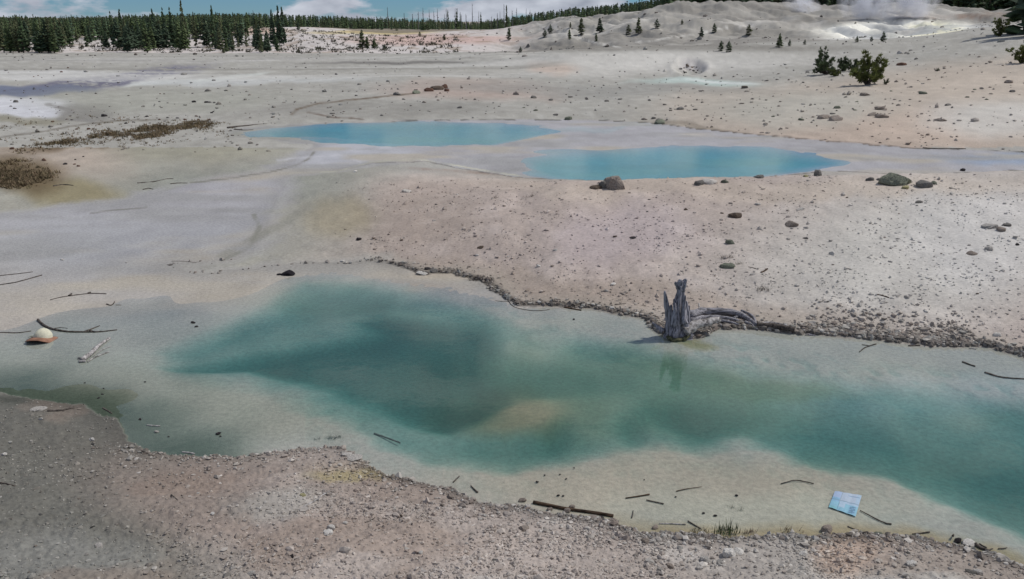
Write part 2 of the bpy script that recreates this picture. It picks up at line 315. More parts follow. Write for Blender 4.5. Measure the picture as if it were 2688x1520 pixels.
# ------------------------------------------------------------------ object helpers
def tag(o, label=None, cat=None, group=None, kind=None):
    for k, v in (('label', label), ('category', cat), ('group', group), ('kind', kind)):
        if v: o[k] = v
    return o
def empty(name, loc, label, cat, group=None, rot=0):
    o = bpy.data.objects.new(name, None); C.objects.link(o); o.location = loc; o.rotation_euler[2] = rot; o.empty_display_size = .1
    return tag(o, label, cat, group)
def mesh_np(name, V, F, m, attr=None, smooth=True, parent=None, fac=None):
    """F: (n,3) or (n,4) array"""
    V = np.asarray(V, np.float32); F = np.asarray(F, np.int32); k = F.shape[1]
    me = bpy.data.meshes.new(name); me.vertices.add(len(V)); me.vertices.foreach_set('co', V.ravel())
    me.loops.add(F.size); me.loops.foreach_set('vertex_index', F.ravel())
    me.polygons.add(len(F)); me.polygons.foreach_set('loop_start', np.arange(0, F.size, k, dtype=np.int32)); me.polygons.foreach_set('loop_total', np.full(len(F), k, np.int32))
    me.polygons.foreach_set('use_smooth', np.full(len(F), smooth, bool))
    me.update(calc_edges=True)
    if attr is not None:
        a = me.color_attributes.new('tone', 'FLOAT_COLOR', 'POINT'); a.data.foreach_set('color', np.c_[attr, np.ones(len(V))].astype(np.float32).ravel())
    if fac is not None:
        a = me.attributes.new('grit', 'FLOAT', 'POINT'); a.data.foreach_set('value', fac.astype(np.float32))
    me.materials.append(m)
    o = bpy.data.objects.new(name, me); C.objects.link(o)
    if parent: o.parent = parent
    return o
def lin(c):
    c = np.asarray(c, float)/255; return np.where(c <= .04045, c/12.92, ((c+.055)/1.055)**2.4)

# ------------------------------------------------------------------ the ground sheet
def axis(dense0, dense1, step, coarse):
    a = list(np.arange(dense0, dense1, step)); up = []; v = dense1; s = step
    while v < 180: up.append(v); s = min(s*1.25, coarse); v += s
    dn = []; v = dense0; s = step
    while v > -180: s = min(s*1.25, coarse); v -= s; dn.append(v)
    dn = [d for d in dn if d > -179]; up = [d for d in up if d < 180]
    return np.radians(np.array(dn[::-1]+a+up))
AZ = axis(-34, 34, .078, 4.0)
th = np.radians(np.arange(41, 7.1, -.074)); R1 = CAM_H/np.tan(th)
th2 = np.radians(np.arange(7.1, 2.0, -.05)); R2 = CAM_H/np.tan(th2)
R = np.concatenate([np.linspace(.5, R1[0], 10, endpoint=False), R1, R2, np.arange(R2[-1]+.7, 200, .85), np.geomspace(202, 3200, 34)])
A_, R_ = np.meshgrid(AZ, R); gx = (np.sin(A_)*R_).ravel(); gy = (np.cos(A_)*R_).ravel()
gz, dw, dd, dc, wet = terrain(gx, gy)
nr, na = R_.shape

def paint(x, y, z, dw, dd, wet):
    pu, pv = project(x, np.maximum(y, .3), z); pu, pv = pu/K, pv/K
    back = y < 1
    w1 = fbm(x*.6, y*.35, 4, 101); w2 = fbm(x*3, y*2, 4, 111)
    dist = np.clip(np.sqrt(x*x+y*y)/10, .3, 8)
    wa = fbm(x*1.2/dist, y*.6/dist, 4, 121); wb = fbm(x*1.2/dist+40, y*.6/dist, 4, 131)
    wc_ = fbm(x*4/dist, y*2/dist, 4, 123)*.35; U = pu+60*(wa+wc_); V = pv+34*(wb+wc_)*np.clip((pv-40)/400, .12, 1)
    c = np.tile(np.array([158., 156., 150.]), (len(x), 1))
    def put(rgb, w):
        nonlocal c
        w = np.clip(w, 0, 1)[:, None]; c = c*(1-w)+np.array(rgb, float)*w
    B = lambda cx, cy, rx, ry, rot=0, soft=.5: blob(U, V, cx, cy, rx, ry, rot, soft)
    soft = ss(.55, -.55, dw+.5*w2*.6)*ss(1050, 900, U) + wet*ss(900, 1050, U)
    wet = np.where(y > 10.5, soft, wet) if True else wet
    land = 1-wet
    fine = ss(-.05, .45, w2)
    # ---- near bank
    nb = ss(975, 1010, pv)*land
    put((150,141,134), nb); put((104,103,97), nb*ss(900, 250, U)); put((136,123,115), nb*B(560,1250,330,120,8)*.7)  # left part darkened: shade over the bank put into its colour
    put((172,162,155), nb*B(1100,1400,500,110)*.5); put((168,168,163), nb*ss(1500,2200,U)*.6); put((150,138,124), nb*B(900,1200,110,26)*.8)
    put((188,164,146), nb*B(2130,1390,90,60)*.7); put((150,152,148), nb*B(700,1270,120,40)*.5); put((134,134,130), nb*B(150,1430,220,80)*.6)
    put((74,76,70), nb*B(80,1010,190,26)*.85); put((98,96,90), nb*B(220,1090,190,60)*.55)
    put((150,140,96), nb*B(880,1212,90,14)*.5)
    pt = fbm(x*1.3, y*1.3, 4, 105); put((188,184,178), nb*ss(.12,.4,pt)*ss(500,1100,U)*.55); put((128,114,104), nb*ss(-.1,-.4,pt)*.5)
    # ---- middle mound
    mm_ = ((y > 7.5) & (pv < 990))*ss(20,17,y)*land*ss(640, 980, U+.4*(pv-600))
    put((167,155,147), mm_); put((178,167,160), mm_*fine*.5); put((178,176,170), mm_*B(2300,640,480,200,-8,.7)*.9); put((172,162,170), mm_*B(1560,590,170,70)*.35)
    put((190,188,186), mm_*B(2480,600,200,130)*.5); put((150,138,126), mm_*B(1500,740,700,40,6)*.55); put((176,164,150), mm_*B(1900,470,800,26)*.5)
    put((146,134,124), mm_*B(1000,560,180,90)*.5); put((140,136,126), mm_*ss(.5, 0, dw)*.55)
    put((150,141,118), mm_*B(830,560,90,45)*.5)
    # ---- left flats and olive mud
    fl = (y > 9)*ss(34,26,y)*ss(1060, 800, U)*land*(1-mm_)
    put((150,148,138), fl); put((146,143,126), fl*B(450,360,330,40)*.6); put((138,140,132), fl*B(600,480,260,60)); put((166,154,142), fl*B(80,400,220,60)*.9)
    put((134,124,92), fl*B(170,490,120,32)*.7); put((92,78,56), fl*B(50,450,110,44)*.8); put((88,72,50), fl*B(290,345,230,17,-9)*.8)
    put((140,128,98), ((y > 11) & (y < 17))*land*B(830,560,60,50)*.35)
    put((138,138,131), land*B(580,640,120,22,-10)*.5)
    # ---- behind the pools
    bk = (y > 23)*land
    put((156,154,147), bk); put((166,165,160), bk*fine*.4)
    put((168,152,142), bk*B(1180,232,230,26)*.8); put((136,134,128), bk*B(930,285,320,22)*.7); put((140,139,134), bk*B(1500,225,420,16)*.6)
    put((194,194,194), bk*B(180,192,320,13,0,.3)*.9); put((192,193,197), bk*B(70,275,130,28,0,.25)*.95); put((200,205,200), bk*B(500,200,180,6,-4,.3)*.9); put((180,182,180), bk*B(560,206,330,9)*.8)
    put((100,99,114), bk*B(240,205,280,15,-8,.3)*.9*ss(-.5,.1,w2)); put((104,110,128), bk*B(60,232,170,13,-3,.3)*.95); put((132,130,124), bk*B(215,285,60,24)*.9)
    put((126,122,104), bk*B(60,308,120,10)*.6); put((150,151,140), bk*B(400,250,320,30)*.5)
    put((120,118,112), bk*B(640,150,700,2.2)*.6); put((112,110,106), bk*B(1000,163,230,3.6)*.9); put((118,118,114), bk*B(1330,148,90,4,-6)*.9); put((172,170,166), bk*B(500,152,500,5)*.5)
    put((184,182,176), bk*B(1560,160,330,30)*.8); put((180,166,154), bk*B(1400,170,70,16)*.9); put((168,182,176), bk*B(1740,207,150,8)*.9); put((200,205,202), bk*B(1790,205,110,3)*.8)
    put((150,145,150), bk*B(1735,166,30,14)*.8)
    stz = fbm(x*.02, y*.30, 3, 159)
    put((136,134,127), bk*(y > 55)*ss(.05,.35,stz)*ss(1500,1300,U)*.7); put((180,179,174), bk*(y > 45)*ss(.1,.4,fbm(x*.03+3, y*.22, 3, 160))*ss(1500,1300,U)*.7)
    # right-hand slope
    rs = bk*(y < 80)*ss(1500, 1800, U)*ss(190, 240, V+.12*(U-1900))
    put((170,160,148), rs*.9); put((178,160,146), rs*B(2250,330,420,60,0)*.6); put((190,188,182), rs*B(2500,300,170,50)*.8); put((164,166,158), rs*B(2000,270,230,44)*.5); put((188,176,162), rs*B(2450,220,200,40)*.5)
    put((124,116,104), bk*B(1750,322,140,6,4)*.6)
    # far hill
    fh = bk*(y > 80)*ss(1150, 1400, U)
    put((158,155,148), fh); put((178,175,168), fh*ss(0,.5,fbm(x*.12,y*.04,4,141))*.8); put((130,127,120), fh*ss(.1,.5,fbm(x*.1+9,y*.07,4,151))*.6)
    put((240,238,226), fh*blob(pu+12*wa, pv+4*wb, 2265,80,215,29,0,.25)*.98); put((226,222,188), fh*B(2360,80,60,22)*.7); put((160,163,166), fh*blob(pu,pv,2270,82,200,24)*ss(.08,.3,fbm(x*.5,y*.05,4,197))*.8); put((150,152,150), fh*B(2230,80,50,22)*.6); put((150,156,160), fh*B(2480,85,60,20)*.7)
    put((150,130,116), fh*B(2450,40,160,7)*.8); put((70,68,66), fh*B(2290,48,60,2.6)*.8); put((60,66,54), ss(172, 182, y)); put((52,58,46), bk*(y > 112)*ss(1250,1100,U)*ss(.0,.3,fbm(x*.22,y*.12,3,155))*.0)
    sl = ss(-.05,.25,fbm(x*.06+y*.03,y*.05,3,157))
    put((132,129,123), fh*sl*.75*(1-blob(pu,pv,2265,80,215,29,0,.25))); put((186,183,176), fh*ss(.18,.4,fbm(x*.10-y*.06,y*.12,3,158))*.7)  # darker slopes: hillside shadows painted into the ground colour
    put((126,123,116), bk*(y>60)*blob(pu,pv+6*wb,1700,120,420,9,0,.5)*.7); put((190,188,182), bk*(y>55)*(y<90)*blob(pu,pv,1750,150,330,22,0,.5)*.6)  # shade behind the knoll crest painted as a dark band
    # left pale bank and forest floor
    lb = bk*(y > 98)*ss(1400, 1200, U)
    put((192,186,182), lb); put((190,160,150), lb*B(1100,100,200,14)*.7); put((186,170,120), lb*B(950,82,130,5)*.8); put((186,160,140), lb*B(620,78,120,9)*.7); put((128,112,96), lb*ss(.15,.4,w1)*.5)
    put((120,112,98), bk*(y > 165)*.8*ss(1300,1100,U))
    # ---- wet beds
    put((152,150,146), wet); put((158,157,156), wet*ss(8.5,10.5,y)); put((153,154,157), wet*ss(8,10,y)*B(420,600,420,170)*.9); put((166,160,150), wet*B(900,880,60,60)*0)
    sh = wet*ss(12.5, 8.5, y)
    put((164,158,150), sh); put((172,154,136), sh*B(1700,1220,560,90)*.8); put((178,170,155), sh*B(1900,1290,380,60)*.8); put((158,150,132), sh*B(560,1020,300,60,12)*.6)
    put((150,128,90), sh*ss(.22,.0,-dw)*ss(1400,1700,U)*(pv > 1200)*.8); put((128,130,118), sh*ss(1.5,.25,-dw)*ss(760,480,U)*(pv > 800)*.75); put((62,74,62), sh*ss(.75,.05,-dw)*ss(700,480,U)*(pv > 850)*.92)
    put((150,142,116), wet*ss(.1,-.4,dd)*(y < 14)*B(1500,1000,450,130)*.7); put((170,150,128), wet*B(1090,725,110,26)*.6)
    put((172,172,174), wet*B(2350,1000,330,50)*.5); put((150,140,112), wet*B(1850,960,260,26,6)*.6); put((130,122,84), wet*B(1710,862,60,12)*.7)
    put((140,122,92), wet*(y < 8)*blob(U, V, 1300, 1046, 190, 56, -8, .5)*.9)
    fp = wet*ss(12.5, 16, y)
    put((157,156,159), fp); put((138,150,168), fp*B(2560,405,190,14)*.9); put((150,158,162), fp*B(1480,318,160,6)*.8); put((172,174,180), fp*B(880,400,160,30)*.7); put((146,146,130), fp*B(440,350,330,32)*.9); put((166,159,146), wet*ss(8,10,y)*ss(.0,.45,fbm(x*.35,y*.7,4,193))*.8); put((142,142,140), wet*ss(8,10,y)*ss(.1,.5,fbm(x*.3+7,y*.8,4,195))*.6)
    def line(pts, w, rgb, k):
        d = np.full(x.shape, 1e9); xx = pu+10*wa; yv = (pv+5*wb)*2.2
        for (ax, ay), (bx, by) in zip(pts, pts[1:]):
            ex, ey = bx-ax, (by-ay)*2.2; t = np.clip(((xx-ax)*ex+(yv-ay*2.2)*ey)/(ex*ex+ey*ey), 0, 1); d = np.minimum(d, np.hypot(xx-ax-t*ex, yv-ay*2.2-t*ey))
        put(rgb, ss(w, w*.25, d)*k*(.5+ss(-.3,.3,w2))*(y > 9))
    line([(735,290),(750,276),(800,262),(870,255),(960,245),(1040,237)], 7, (108,98,86), .9)
    line([(775,284),(830,297),(905,303)], 7, (112,104,96), .8)
    line([(0,348),(60,338),(180,318),(300,303),(420,300)], 7, (118,114,106), .8)
    line([(120,262),(180,280),(150,300),(230,305)], 14, (128,126,122), .6)
    line([(480,458),(560,449),(680,434),(745,418),(775,402),(790,384)], 5, (120,118,110), .7)
    line([(230,537),(300,528),(370,520)], 5, (118,116,112), .7)
    line([(640,540),(655,570),(630,620),(560,652)], 10, (126,126,118), .5)
    line([(560,640),(640,600),(720,560),(780,520)], 26, (134,133,124), .45)
    line([(700,405),(760,398),(850,392),(900,410)], 8, (178,178,182), .5)
    line([(720,440),(850,432),(930,410),(1050,402),(1180,425),(1330,447)], 6, (176,174,160), .7)
    line([(1030,425),(1150,433),(1250,440)], 12, (140,126,116), .5)
    line([(1350,62),(1450,95),(1560,120)], 7, (186,184,178), .6); line([(1600,105),(1750,85),(1830,70),(1890,62)], 8, (190,188,182), .6); line([(1180,88),(1300,82),(1400,70)], 8, (184,182,176), .6)
    # fine stain
    c = c*(1+.06*w2[:, None]) * (1+.05*w1[:, None])
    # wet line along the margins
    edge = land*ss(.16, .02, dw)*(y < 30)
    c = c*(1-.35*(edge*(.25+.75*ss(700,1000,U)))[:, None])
    return c
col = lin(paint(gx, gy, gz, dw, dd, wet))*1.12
grit = (1-wet)*(.25+.75*ss(-.1,.4,fbm(gx*.8,gy*.8,3,161)))*ss(30, 14, np.hypot(gx, gy))
i = np.arange(nr-1)[:, None]*na + np.arange(na-1)[None, :]
F = np.stack([i, i+1, i+1+na, i+na], -1).reshape(-1, 4)[:, ::-1]
seam = np.arange(nr-1)*na; F = np.concatenate([F, np.stack([seam+na-1, seam, seam+na, seam+2*na-1], -1)[:, ::-1]])
GV = np.c_[gx, gy, gz]
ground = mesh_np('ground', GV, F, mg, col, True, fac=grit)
# close the small hole under the viewer
capv = np.vstack([[0, 0, gz[:na].mean()], GV[:na]]); k_ = np.arange(na)
cap_c = np.vstack([col[0], col[:na]])
cap = mesh_np('ground_underfoot', capv, np.stack([0*k_, k_+1, (k_+1) % na+1], -1)[:, ::-1], mg, cap_c, True)
tag(ground, kind='structure'); tag(cap, kind='structure')
bpy.context.view_layer.update()
BVH = BVHTree.FromObject(ground, bpy.context.evaluated_depsgraph_get())
O_ = Vector((0, 0, CAM_H))
def hit(px, py, water=True):
    """photo pixel -> where that line of sight meets the ground or the water"""
    d = ray(px, py).normalized(); h = BVH.ray_cast(O_, d)[0]
    if h is None: h = flat(px, max(py, 75))
    if water and h.z < 0 and d.z < 0: h = flat(px, py, 0)
    return h
def gz_at(x, y):
    h = BVH.ray_cast(Vector((x, y, 60)), Vector((0, 0, -1)))[0]
    return h.z if h else 0

# ------------------------------------------------------------------ water
def sheet(name, x0, x1, y0, y1, m, z=0):
    nx, ny = 24, 16; X, Y = np.meshgrid(np.linspace(x0, x1, nx), np.linspace(y0, y1, ny)); i = np.arange(ny-1)[:, None]*nx+np.arange(nx-1)[None]
    o = mesh_np(name, np.c_[X.ravel(), Y.ravel(), np.full(X.size, z)], np.stack([i, i+1, i+1+nx, i+nx], -1).reshape(-1, 4), m); return tag(o, kind='structure')
sheet('water', -24, 24, 3.6, 14.5, M_WNEAR)
sheet('water', -30, 34, 14.5, 31, M_WFAR)

# ------------------------------------------------------------------ stones
def ico(sub):
    import bmesh
    bm = bmesh.new(); bmesh.ops.create_icosphere(bm, subdivisions=sub, radius=1); bm.verts.ensure_lookup_table()
    v = np.array([p.co[:] for p in bm.verts]); f = np.array([[q.index for q in p.verts] for p in bm.faces]); bm.free(); return v, f
I1, F1 = ico(1); I3, F3 = ico(3)
def vn3(v, s, sc):
    return fbm(v[:, 0]*sc+s*7+v[:, 2]*sc*.7, v[:, 1]*sc-s*3+v[:, 2]*sc*1.1, 3, s)
ROCKS = []
for k in range(9):
    v = I3.copy()
    rr = 1+.34*vn3(v, 200+k*5, 1.2)+.14*vn3(v, 300+k*5, 3.4)
    v = v*rr[:, None]
    for _ in range(7):                             # broken faces
        nrm = RNG.normal(size=3); nrm /= np.linalg.norm(nrm); lim = .62+.25*RNG.random(); d = v@nrm; v = v-np.maximum(d-lim, 0)[:, None]*nrm*.85
    v += .02*RNG.normal(size=v.shape)
    v[:, 2] = np.where(v[:, 2] < -.35, -.35+.2*(v[:, 2]+.35), v[:, 2])
    me = bpy.data.meshes.new('stone'); me.from_pydata(v.tolist(), [], F3.tolist()); me.materials.append(M_ROCK)
    me.polygons.foreach_set('use_smooth', np.array([k % 3 == 0]*len(F3))); ROCKS.append(me)
RC = {'tan': (.34,.29,.25), 'white': (.78,.75,.70), 'grey': (.21,.20,.185), 'dark': (.045,.04,.042), 'brown': (.15,.115,.09), 'green': (.20,.215,.165), 'pale': (.56,.53,.49), 'yellow': (.42,.39,.22), 'rust': (.16,.095,.07), 'black': (.018,.016,.02)}
rk = [0]
def rock(px, py, w, colr, label, group=None, name='rock', cat='rock', flatn=.62, depth=.8, sink=.3, water=True):
    """w = width in photo pixels, px,py = foot of the rock"""
    p = hit(px, py, water); d = (p-O_).length; s = w*d/FPX/2
    rk[0] += 1; o = bpy.data.objects.new(name, ROCKS[rk[0] % 9]); C.objects.link(o)
    o.location = p+Vector((0, s*depth*.5, s*flatn*(.35-sink*.5))); o.rotation_euler = (random.uniform(-.2, .2), random.uniform(-.2, .2), random.uniform(0, 6.28))
    f = random.uniform(.9, 1.1); o.scale = (s*f, s*depth*f, s*flatn)
    if abs(math.sin(o.rotation_euler[2])) > .7: o.scale = (s*depth*f, s*f, s*flatn)
    c = RC[colr]; j = random.uniform(.85, 1.15); o.color = (c[0]*j, c[1]*j, c[2]*j, 1)
    return tag(o, label, cat, group)

# boulders that stand out, each with its own description
for a in [
 (1612,496,70,'tan','large round tan boulder on the mound crest beside the turquoise pool',.95),
 (1566,496,34,'brown','low brown rock touching the left side of the large round boulder',.5),
 (1612-28,494,30,'grey','dark grey rock leaning on the left flank of the round boulder',1.1),
 (1836,486,26,'grey','pointed grey rock standing at the pool edge on the mound crest',.9),
 (1862,483,40,'pale','pale yellowish boulder beside the pointed grey rock on the crest',.6),
 (1903,480,22,'green','small greenish rock right of the pale yellowish crest boulder',.6),
 (1994,468,26,'grey','low dark rock under the right tip of the turquoise pool',.6),
 (2147,462,24,'grey','upright grey stone alone at the channel edge right of the pool',1.2),
 (2116,464,16,'yellow','small yellow-green stone left of the upright grey stone',.5),
 (2356,486,80,'green','largest grey-green lumpy boulder on the right of the mound crest',.62),
 (2312,474,20,'grey','small stone at the left foot of the largest grey-green boulder',.6),
 (2287,474,22,'grey','dark pitted stone a little left of the largest grey-green boulder',.6),
 (2378,496,20,'yellow','small mossy stone in front of the largest grey-green boulder',.8),
 (2430,492,38,'grey','round dark boulder to the right of the largest grey-green boulder',.85),
 (2452,484,18,'green','small stone touching the right side of the round dark boulder',.7),
 (2529,449,12,'dark','tiny black rock at the water line near the right edge',1.0),
 (1932,572,40,'brown','brown flat-topped rock alone on the pink middle slope',.55),
 (2078,594,40,'tan','tan humped rock on the slope right of the flat-topped brown one',.55),
 (1917,640,24,'green','greenish rock on the slope below the flat-topped brown rock',.8),
 (1912,702,40,'green','low grey-green rock between two dark tufts above the stump',.4),
 (2116,600,16,'pale','pale stone just below the tan humped rock on the slope',.5),
 (2116,627,15,'grey','grey pebble-like stone two steps below the tan humped rock',.5),
 (2602,598,34,'pale','pinkish pale rock on the right side of the slope, leftmost of three',.5),
 (2629,606,22,'tan','tan rock in the middle of three at the right side of slope',.7),
 (2645,594,24,'grey','grey flat rock, rightmost of three at the right side of slope',.5),
 (2598,657,26,'pale','pale rock below the group of three near the right edge',.6),
 (2554,669,24,'tan','tan low rock left of the pale rock near the right edge',.5),
 (2414,533,16,'grey','grey stone below the round dark crest boulder',.6),
 (2103,551,20,'pale','pale flat stone between crest and the tan humped rock',.4),
 (1990,538,20,'pale','pale flat stone up the slope from the brown flat-topped rock',.4),
 (941,631,14,'dark','small dark rock at the left end of the middle mound',1.0),
 (932,452,14,'white','small white rock on the grey bar between pools and flats',.6),
 (1262,652,20,'brown','small brown stone with white stone beneath on the middle slope',.5),
 (1252,672,10,'white','bright white pebble on the middle slope below a brown stone',.9),
 (1414,701,16,'white','white stone low on the slope above the green pool',.6),
 (1458,658,13,'white','white stone higher on the slope right of the brown stone',.6),
 (1610,748,16,'white','whitish angular stone on the slope left of the tree stump',.6),
 (1593,765,12,'pale','pale small stone just below the whitish angular stone',.7),
 (1615,622,14,'brown','brown chip of rock in the centre of the middle slope',.4),
 (1661,626,18,'dark','dark elongated chip of rock right of the brown chip',.4),
 (1108,720,34,'white','flat white slab at the far shore of the green pool',.3),
 (1140,714,26,'grey','grey broken slab stone right of the flat white slab',.5),
 (1122,708,20,'dark','dark stone behind the flat white slab on the shore',.5),
 (1067,505,36,'pale','pale crumbled outcrop on the back of the middle mound',.25),
 (754,723,42,'black','black shiny lump of rock on the grey mud flat',.45),
 (733,722,16,'black','small black tail stone at the left of the black lump',.4),
 (162,683,12,'white','white stone alone on the lavender mud flat',.5),
 (332,690,8,'white','tiny white stone on the mud flat right of the white stone',.5),
 (927,1206,44,'pale','pale wedge-shaped slab lying on the near bank by the water',.25),
 (909,1196,30,'pale','pale slab sloping into the water behind the wedge-shaped slab',.3),
 (867,1390,24,'white','upper rounded white stone of the touching pair on near bank',.8),
 (861,1404,30,'white','lower flatter white stone of the touching pair on near bank',.6),
 (793,1303,20,'yellow','yellow-green stone left of the curved grey stick',.5),
 (765,1463,14,'dark','dark stone on a whitish patch near the bottom left centre',.8),
 (1184,1308,24,'tan','tan rock on the near bank edge left of the brown log',.8),
 (1386,1338,22,'pale','pale stone at the left end of the half buried brown log',1.0),
 (1372,1317,26,'tan','tan flat stone just above the end of the brown log',.4),
 (1376,1393,26,'tan','tan rock on the bank below the left end of brown log',.7),
 (1501,1334,18,'tan','tan stone leaning on the middle of the brown log',.9),
 (1490,1345,22,'tan','tan lump of earth in front of the middle of brown log',.7),
 (1443,1340,16,'tan','small tan stone in front of the left half of brown log',.7),
 (1914,1462,40,'white','large white angular rock on the near bank right of centre',.75),
 (1942,1455,30,'white','white angular rock touching the right of the large white one',.6),
 (1853,1478,30,'pale','grey rounded rock left of the large white angular rock',.8),
 (1759,1491,22,'tan','tan upright rock near the bottom, middle of a row of three',.9),
 (1733,1500,18,'pale','pale rock near the bottom, left of the tan upright rock',.8),
 (1707,1479,24,'pale','pale rock with a dark left side above the row near the bottom',.6),
 (1838,1495,20,'pale','pale rock below the grey rounded rock near the bottom',.7),
 (1696,1426,24,'tan','tan rock, left one of a pair on the pebbly bank',.7),
 (1713,1426,20,'pale','pale rock, right one of a pair on the pebbly bank',.7),
 (1743,1412,20,'white','white round stone up and right of the pair of bank rocks',.8),
 (1720,1388,20,'tan','tan stone at the bank top near the stranded purple stick',.7),
 (1782,1406,16,'pale','pale stone right of the white round stone on the bank',.7),
 (1605,1371,26,'tan','tan block at the right end of the half buried brown log',.5),
 (2173,1398,36,'tan','tan rounded boulder on the bank edge below the blue sheet',.75),
 (2310,1406,22,'green','pale green flat rock on the bank edge right of blue sheet',.4),
 (2545,1432,34,'white','bright white rock at the water edge near lower right',.5),
 (2518,1424,24,'dark','dark rock wedged left of the bright white rock, lower right',.6),
 (2396,1486,30,'white','white rock on the gravel near the bottom right',.6),
 (2570,1508,26,'pale','pale rock with dark base in the bottom right corner',.6),
 (2550,1506,22,'grey','grey rock left of the pale rock in the bottom right corner',.5),
 (2110,1458,24,'white','whitish rock on the orange gravel near the bottom',.6),
 (239,1156,14,'white','white stone on the dark bank at the left',.8),
 (9,1196,16,'white','white stone at the far left edge of the near bank',.6),
 (557,1352,14,'white','white stone in the middle of the brown left bank',.8),
 (257,1436,20,'pale','pale crumbly stone low on the left bank',.6),
 (660,1510,24,'pale','pale stone at the bottom edge, left of centre',.5),
 (95,1078,40,'pale','pale flat salt-crusted stone on the dark moss at the left',.18),
 (410,1135,12,'pale','pale stone in the dark shallows by the left bank',.5),
 (2671,644,10,'dark','dark pebble on the slope at the right edge',.8),
 (2320,796,16,'pale','pale stone low on the slope above the gravel ridge',.6),
 (2432,820,10,'white','small white stone right of a dark twig low on the slope',.8),
 (2620,884,22,'white','white stone on the shore near the right edge',.7),
]:
    rock(a[0], a[1], a[2], a[3], a[4], None, flatn=a[5])
# smaller rocks on the ground beyond the pools, one label per lookalike family
for (px, py, w, cc) in [(1126,240,26,'rust'),(1150,236,30,'brown'),(1165,232,24,'rust'),(1138,233,18,'brown'),(1172,240,18,'rust')]:
    rock(px, py, w, cc, 'reddish brown rock of the cluster on the pink rise beyond the pools', 'reddish rock cluster beyond the pools', flatn=.7)
for (px, py, w) in [(1092,246,24),(1042,250,24),(1353,248,16),(1400,258,20),(1446,264,15),(1206,284,16),(1406,291,12),(1458,303,14),(1493,315,26),(1593,267,13),(1692,315,16),(1731,318,20),(1717,312,14),(1540,262,9),(1627,262,12),(1113,270,12),(1150,264,10),(935,252,9),(1060,262,9),(1310,280,7),(1375,283,8),(1670,285,8),(1745,276,12),(1786,288,24),(1800,280,9),(1825,289,12),(1760,286,9),(1733,325,30)]:
    rock(px, py, w, random.choice(['grey','grey','green','tan']), 'small grey stone scattered on the flat ground behind the turquoise pools', 'stones behind the turquoise pools', flatn=.6)
for (px, py, w) in [(2164,311,34),(2196,317,40),(2199,285,22),(2272,251,28),(2314,288,30),(2292,304,26),(2316,309,34),(2425,247,22),(2490,277,16),(1947,273,12),(2030,307,12),(2659,242,18),(2652,218,26),(2462,186,12),(2103,316,18),(2013,213,12),(2040,210,10),(2478,232,8),(2390,262,8),(2350,262,9),(2340,240,8),(2135,308,10),(2245,290,10),(2250,268,9),(2186,300,14),(2540,256,10),(2590,262,10),(2470,318,24),(2560,236,9),(2600,230,8),(2520,300,7),(2420,300,9),(2220,256,10),(2440,210,10),(2590,168,8),(2572,150,9),(2480,176,8)]:
    rock(px, py, w, random.choice(['tan','grey','tan','green']), 'weathered tan stone on the rising ground right of the turquoise pools', 'stones on the right-hand slope', flatn=.5)
rock(2365,141,18,'pale','pale boulder alone on the grey ridge above the big bush', flatn=.7)
rock(2366,172,24,'rust','low reddish clump of stone right of the big bush', flatn=.5)
for (px, py, w) in [(540,270,12),(550,270,10),(562,271,9),(508,269,13),(418,268,6),(545,240,16),(882,196,9),(765,236,8),(505,246,6),(560,212,9),(160,190,8),(122,184,7),(64,184,5),(178,179,6),(88,202,4),(100,199,4),(420,247,5),(40,269,14),(28,280,7),(38,286,8),(55,260,5),(80,260,6),(555,297,8),(560,294,6),(515,306,8),(548,315,8),(520,315,8),(465,311,9),(440,310,8),(418,315,8),(485,315,9),(385,307,9),(330,325,9),(350,322,8),(272,306,16),(232,340,10),(138,320,8),(200,340,8),(60,383,8),(30,380,8),(30,392,12),(115,422,12),(170,432,10),(205,437,9),(197,420,7),(218,412,6),(195,432,7)]:
    rock(px, py, w, random.choice(['dark','rust','grey']), 'dark stone or turf lump on the pale flats at the left', 'dark lumps on the left flats', flatn=.7)
random.seed(9)
for k in range(70):
    u = random.uniform(900, 2680); v = random.uniform(500, 880)
    h = hit(u, v, False)
    if h.z < .03: continue
    rock(u, v, random.choice([5,6,7,8,10,12]), random.choice(['tan','pale','brown','grey','tan','white']), 'small loose stone lying on the pinkish middle slope', 'loose stones on the middle slope', flatn=.6, sink=.2)
for k in range(80):
    u = random.uniform(20, 2680); v = random.uniform(1240, 1515)
    h = hit(u, v, False)
    if h.z < .04: continue
    rock(u, v, random.choice([7,8,9,10,12,15]) if u > 800 else random.choice([6,7,8]), random.choice(['tan','pale','white','tan','pale','grey']), 'fist-sized or smaller stone on the gravel of the near bank', 'small stones on the near bank', flatn=.7, sink=.2)
for (px, py, w) in [(1465,1302,9),(1470,1246,6),(1430,1248,6),(1410,1266,9),(1486,1258,6),(1507,1229,6),(1478,1303,8),(1934,1302,9),(1847,1348,9),(1878,1355,11),(1774,1305,6),(1691,1260,5),(268,1036,7),(258,1046,8),(271,1021,6),(367,1102,10),(572,1140,14),(578,1146,6),(442,1147,5),(2035,865,6),(1506,839,8),(507,848,12),(515,858,9),(380,1003,6),(222,1006,6)]:
    rock(px, py, w, 'dark', 'small dark stone lying in the shallow water', 'dark stones in the shallows', flatn=.5)

